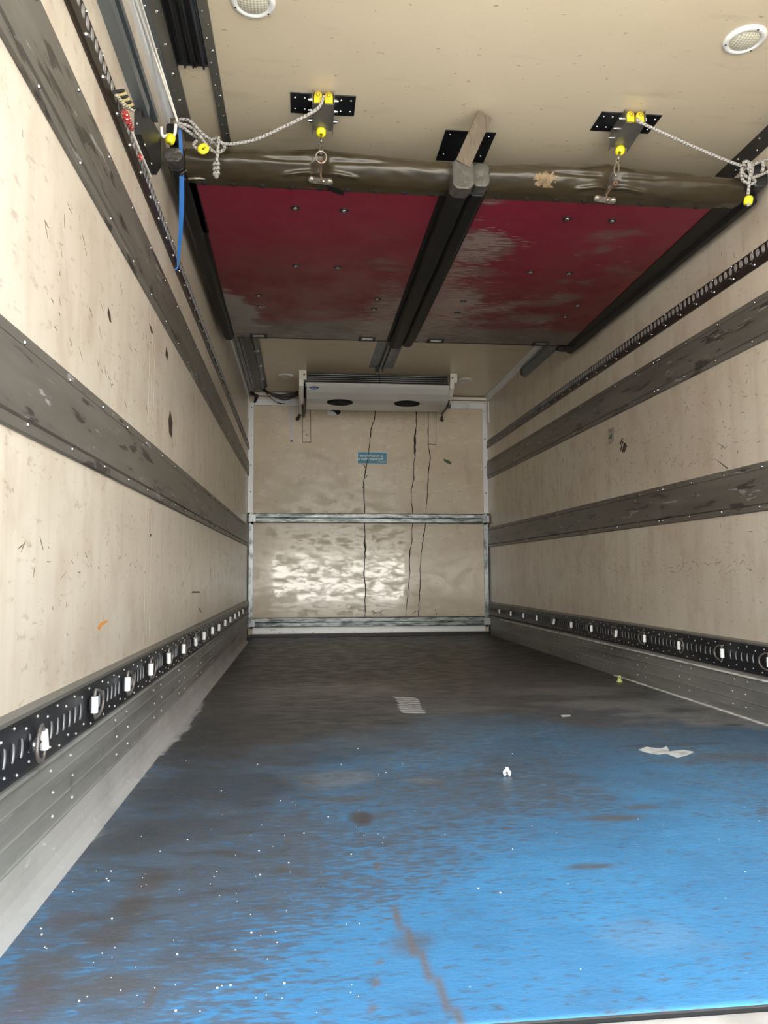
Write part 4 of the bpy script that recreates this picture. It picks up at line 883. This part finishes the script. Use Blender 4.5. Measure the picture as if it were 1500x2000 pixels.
for P in ([(211, 600), (215, 612), (217, 630), (214, 628), (210, 612)], [(291, 632), (296, 640), (299, 652), (295, 650)], [(324, 678), (328, 690), (327, 705), (323, 694)], [(332, 800), (337, 825), (335, 855), (330, 845), (329, 820)], [(293, 1042), (296, 1044), (293, 1050)], [(376, 1155), (390, 1155), (390, 1158), (374, 1158)], [(387, 1184), (394, 1196), (391, 1195)]):
    scuff(wl, P, (1, 0, 0), 'grime', 0.0)
scuff(wl, [(190, 1226), (197, 1216), (208, 1211), (209, 1215), (199, 1222), (194, 1231)], (1, 0, 0), 'orange', 0.0)
for P in ([(1215, 855), (1217, 856), (1212, 870), (1210, 868)], [(1216, 862), (1218, 862), (1213, 881), (1211, 880)], [(1219, 865), (1223, 866), (1217, 884), (1214, 883)], [(1222, 870), (1225, 869), (1220, 884), (1218, 883)]): scuff(wr, P, (-1, 0, 0), 'grime', W)
def scuffs(parent, side, regions, seed, material='scuffbrown'):
    rnd = random.Random(seed); b = MB(); x = 0 if side < 0 else W
    for y0, y1, z0, z1, n, ln, ang in regions:
        for k in range(n):
            y = rnd.uniform(y0, y1); z = rnd.uniform(z0, z1); L_ = ln * rnd.uniform(.3, 1.4); a = R(ang + rnd.gauss(0, 22)); w_ = rnd.uniform(.0006, .0020)
            m_ = [Vector((x, y + L_ * t * math.cos(a), z + L_ * t * math.sin(a) + rnd.uniform(-.002, .002))) for t in (-.5, -.1, .25, .5)]
            b.ribbon(m_, [.0002, w_, w_ * .7, .0002], (-side, 0, 0), off=.0005)
    b.build('scuff', material, parent)
scuffs(wr, 1, [(2.9, 6.5, 1.15, 1.55, 130, .03, -25), (2.9, 4.6, 1.12, 1.5, 60, .035, 20), (2.9, 5.5, .62, .68, 60, .05, 0), (2.9, 7, .36, .85, 60, .02, 10), (3, 7, 2.03, 2.35, 30, .03, 80), (4.5, 7.4, 1.12, 1.55, 90, .05, 85)], 3)
scuffs(wl, -1, [(1.45, 3.0, 1.14, 1.5, 70, .03, -30), (1.45, 3.5, .62, .70, 26, .03, 0), (3.2, 7.4, 1.12, 1.55, 90, .05, 88), (1.5, 6, .42, .85, 60, .02, 60), (3.5, 7.2, .42, .85, 60, .05, 88)], 4)
for px, pw in ((286, .8), (291, 1.5), (296, .6)):
    a, c = at_x(px, 1010, 0), at_x(px, 1235, 0); b = MB(); b.ribbon([(0, a.y, .93), (0, a.y, .66), (0, a.y, .385)], [pw * .0024] * 3, (1, 0, 0), off=.0004); b.build('seam', 'seam', wl)
    b = MB(); b.ribbon([(0, a.y, 1.12), (0, a.y, 1.58)], [pw * .0024] * 2, (1, 0, 0), off=.0004); b.build('seam', 'seam', wl)
r = tag((lambda b: (b.prism([at_x(*p, W) for p in ((1188, 839), (1199, 834), (1199, 862), (1189, 869))], (-.0012, 0, 0)), b.prism([at_x(*p, W - .0012) for p in ((1190, 854), (1195, 847), (1195, 856), (1188, 858))], (-.0008, 0, 0), 1), b.build('sticker', ['pale', 'green']))[-1])(MB()), 'small half-torn sticker on the right wall between the rub boards', 'sticker')
for P in ([(1398, 863), (1415, 873), (1414, 874)], [(1393, 893), (1422, 914), (1421, 916)]): scuff(wr, P, (-1, 0, 0), 'grime', W)

# load bars across the front wall
def loadbar(z0, z1, label, zr):
    r = thing('load_bar', (W / 2, D - .06, z0), label, 'load bar', 'load bars across the front wall')
    b = MB(); h = z1 - z0; pr = [(D - .032, z0), (D - .085, z0), (D - .09, z0 + .006), (D - .09, z0 + h * .45), (D - .086, z0 + h * .5), (D - .09, z0 + h * .55), (D - .09, z1 - .006), (D - .085, z1), (D - .032, z1)]
    b.loft([Vector((.075, y, z)) for y, z in pr], [Vector((W - .075, y, z + zr)) for y, z in pr]); b.build('bar', 'beam', r)
    for x0, x1, dz in ((.012, .085, 0), (W - .085, W - .012, zr)):
        b = MB(); b.box((x0, D - .098, z0 + dz + .004), (x1, D - .03, z1 + dz - .012)); b.box((x0 + .01, D - .08, z1 + dz - .012), (x1 - .02, D - .03, z1 + dz + .004)); b.lathe(((x0 + x1) / 2, D - .07, z0 + dz + .004), (0, 0, -1), [(.016, 0), (.012, .018), (.0001, .02)], 10, 1); b.build('end_fitting', ['post', 'black'], r, bevel=.003)
loadbar(1.138, 1.232, 'scuffed metal load bar at mid-height across the front wall', -.005)
loadbar(.105, .195, 'scuffed metal load bar just above the floor at the front wall', -.008)

# ------------------------------------------------------------------ small things on the floor
q = at_z(991, 1517, 0); r_ = MB()
c = q + Vector((0, .004, .010)); r_.torus(c, (1, 0, 0), (0, .45, .9), .0085, .0085, .0048, 14, 8, 0, (R(-60), R(235))); r_.box((c.x - .003, c.y + .002, .018), (c.x + .006, c.y + .010, .026))
tag(r_.build('plastic_clip', 'white'), 'small white plastic clip lying on the blue floor', 'clip')
q = at_z(1210, 1332, 0); b = MB(); b.lathe((q.x, q.y, 0), (0, 0, 1), [(.017, 0), (.018, .003), (.014, .007), (.010, .014), (.010, .034), (.007, .036), (.0001, .036)], 18, 0); b.ball((q.x - .004, q.y - .010, .026), .0032, 1, 8)
tag(b.build('plastic_bell', ['yg', 'dark']), 'small yellow-green plastic cap standing near the right kick rail', 'cap')
b = MB(); b.prism([at_z(*p, .0008) for p in ((1247, 1465), (1262, 1459), (1290, 1463), (1302, 1458), (1308, 1468), (1336, 1465), (1356, 1469), (1340, 1476), (1322, 1480), (1300, 1472), (1285, 1474), (1262, 1470))], (0, 0, .0012))
tag(b.build('tape_scrap', 'scrap'), 'torn flat scrap of pale tape on the floor at the right', 'tape scrap')
b = MB()
for k in range(9):
    y0 = 1361 + k * 3.6; x0 = 768 + k * 1.6 + random.uniform(-3, 3); b.prism([at_z(*p, .0006) for p in ((x0, y0), (x0 + 44 + random.uniform(-9, 9), y0 + 1.2), (x0 + 47, y0 + 3.1), (x0 + 6, y0 + 2.4))], (0, 0, .0008))
tag(b.build('film_scrap', 'scrap'), 'ribbed whitish film scrap on the dark middle of the floor', 'film scrap')
b = MB(); b.prism([at_z(*p, .0006) for p in ((1095, 1397), (1112, 1396), (1116, 1399), (1098, 1400))], (0, 0, .001)); tag(b.build('paper_scrap', 'scrap'), 'tiny pale paper scrap on the floor at the blue paint edge', 'paper scrap')
b = MB()
for k in range(150):
    px = random.uniform(40, 760) if random.random() < .7 else random.uniform(100, 1500); py = 1440 + 540 * random.random() ** .9; q = at_z(px, py, 0)
    if q.x < .08 or q.y < YR + .02: continue
    s = random.choice((.0006, .0007, .0009, .0014)); b.obox(q + Vector((0, 0, s * .5)), (s, s * .4, 0), (-s * .3, s * .8, 0), (0, 0, s * .5))
tag(b.build('crumbs', 'white'), 'tiny white crumbs scattered over the blue floor', 'crumbs', kind='stuff')
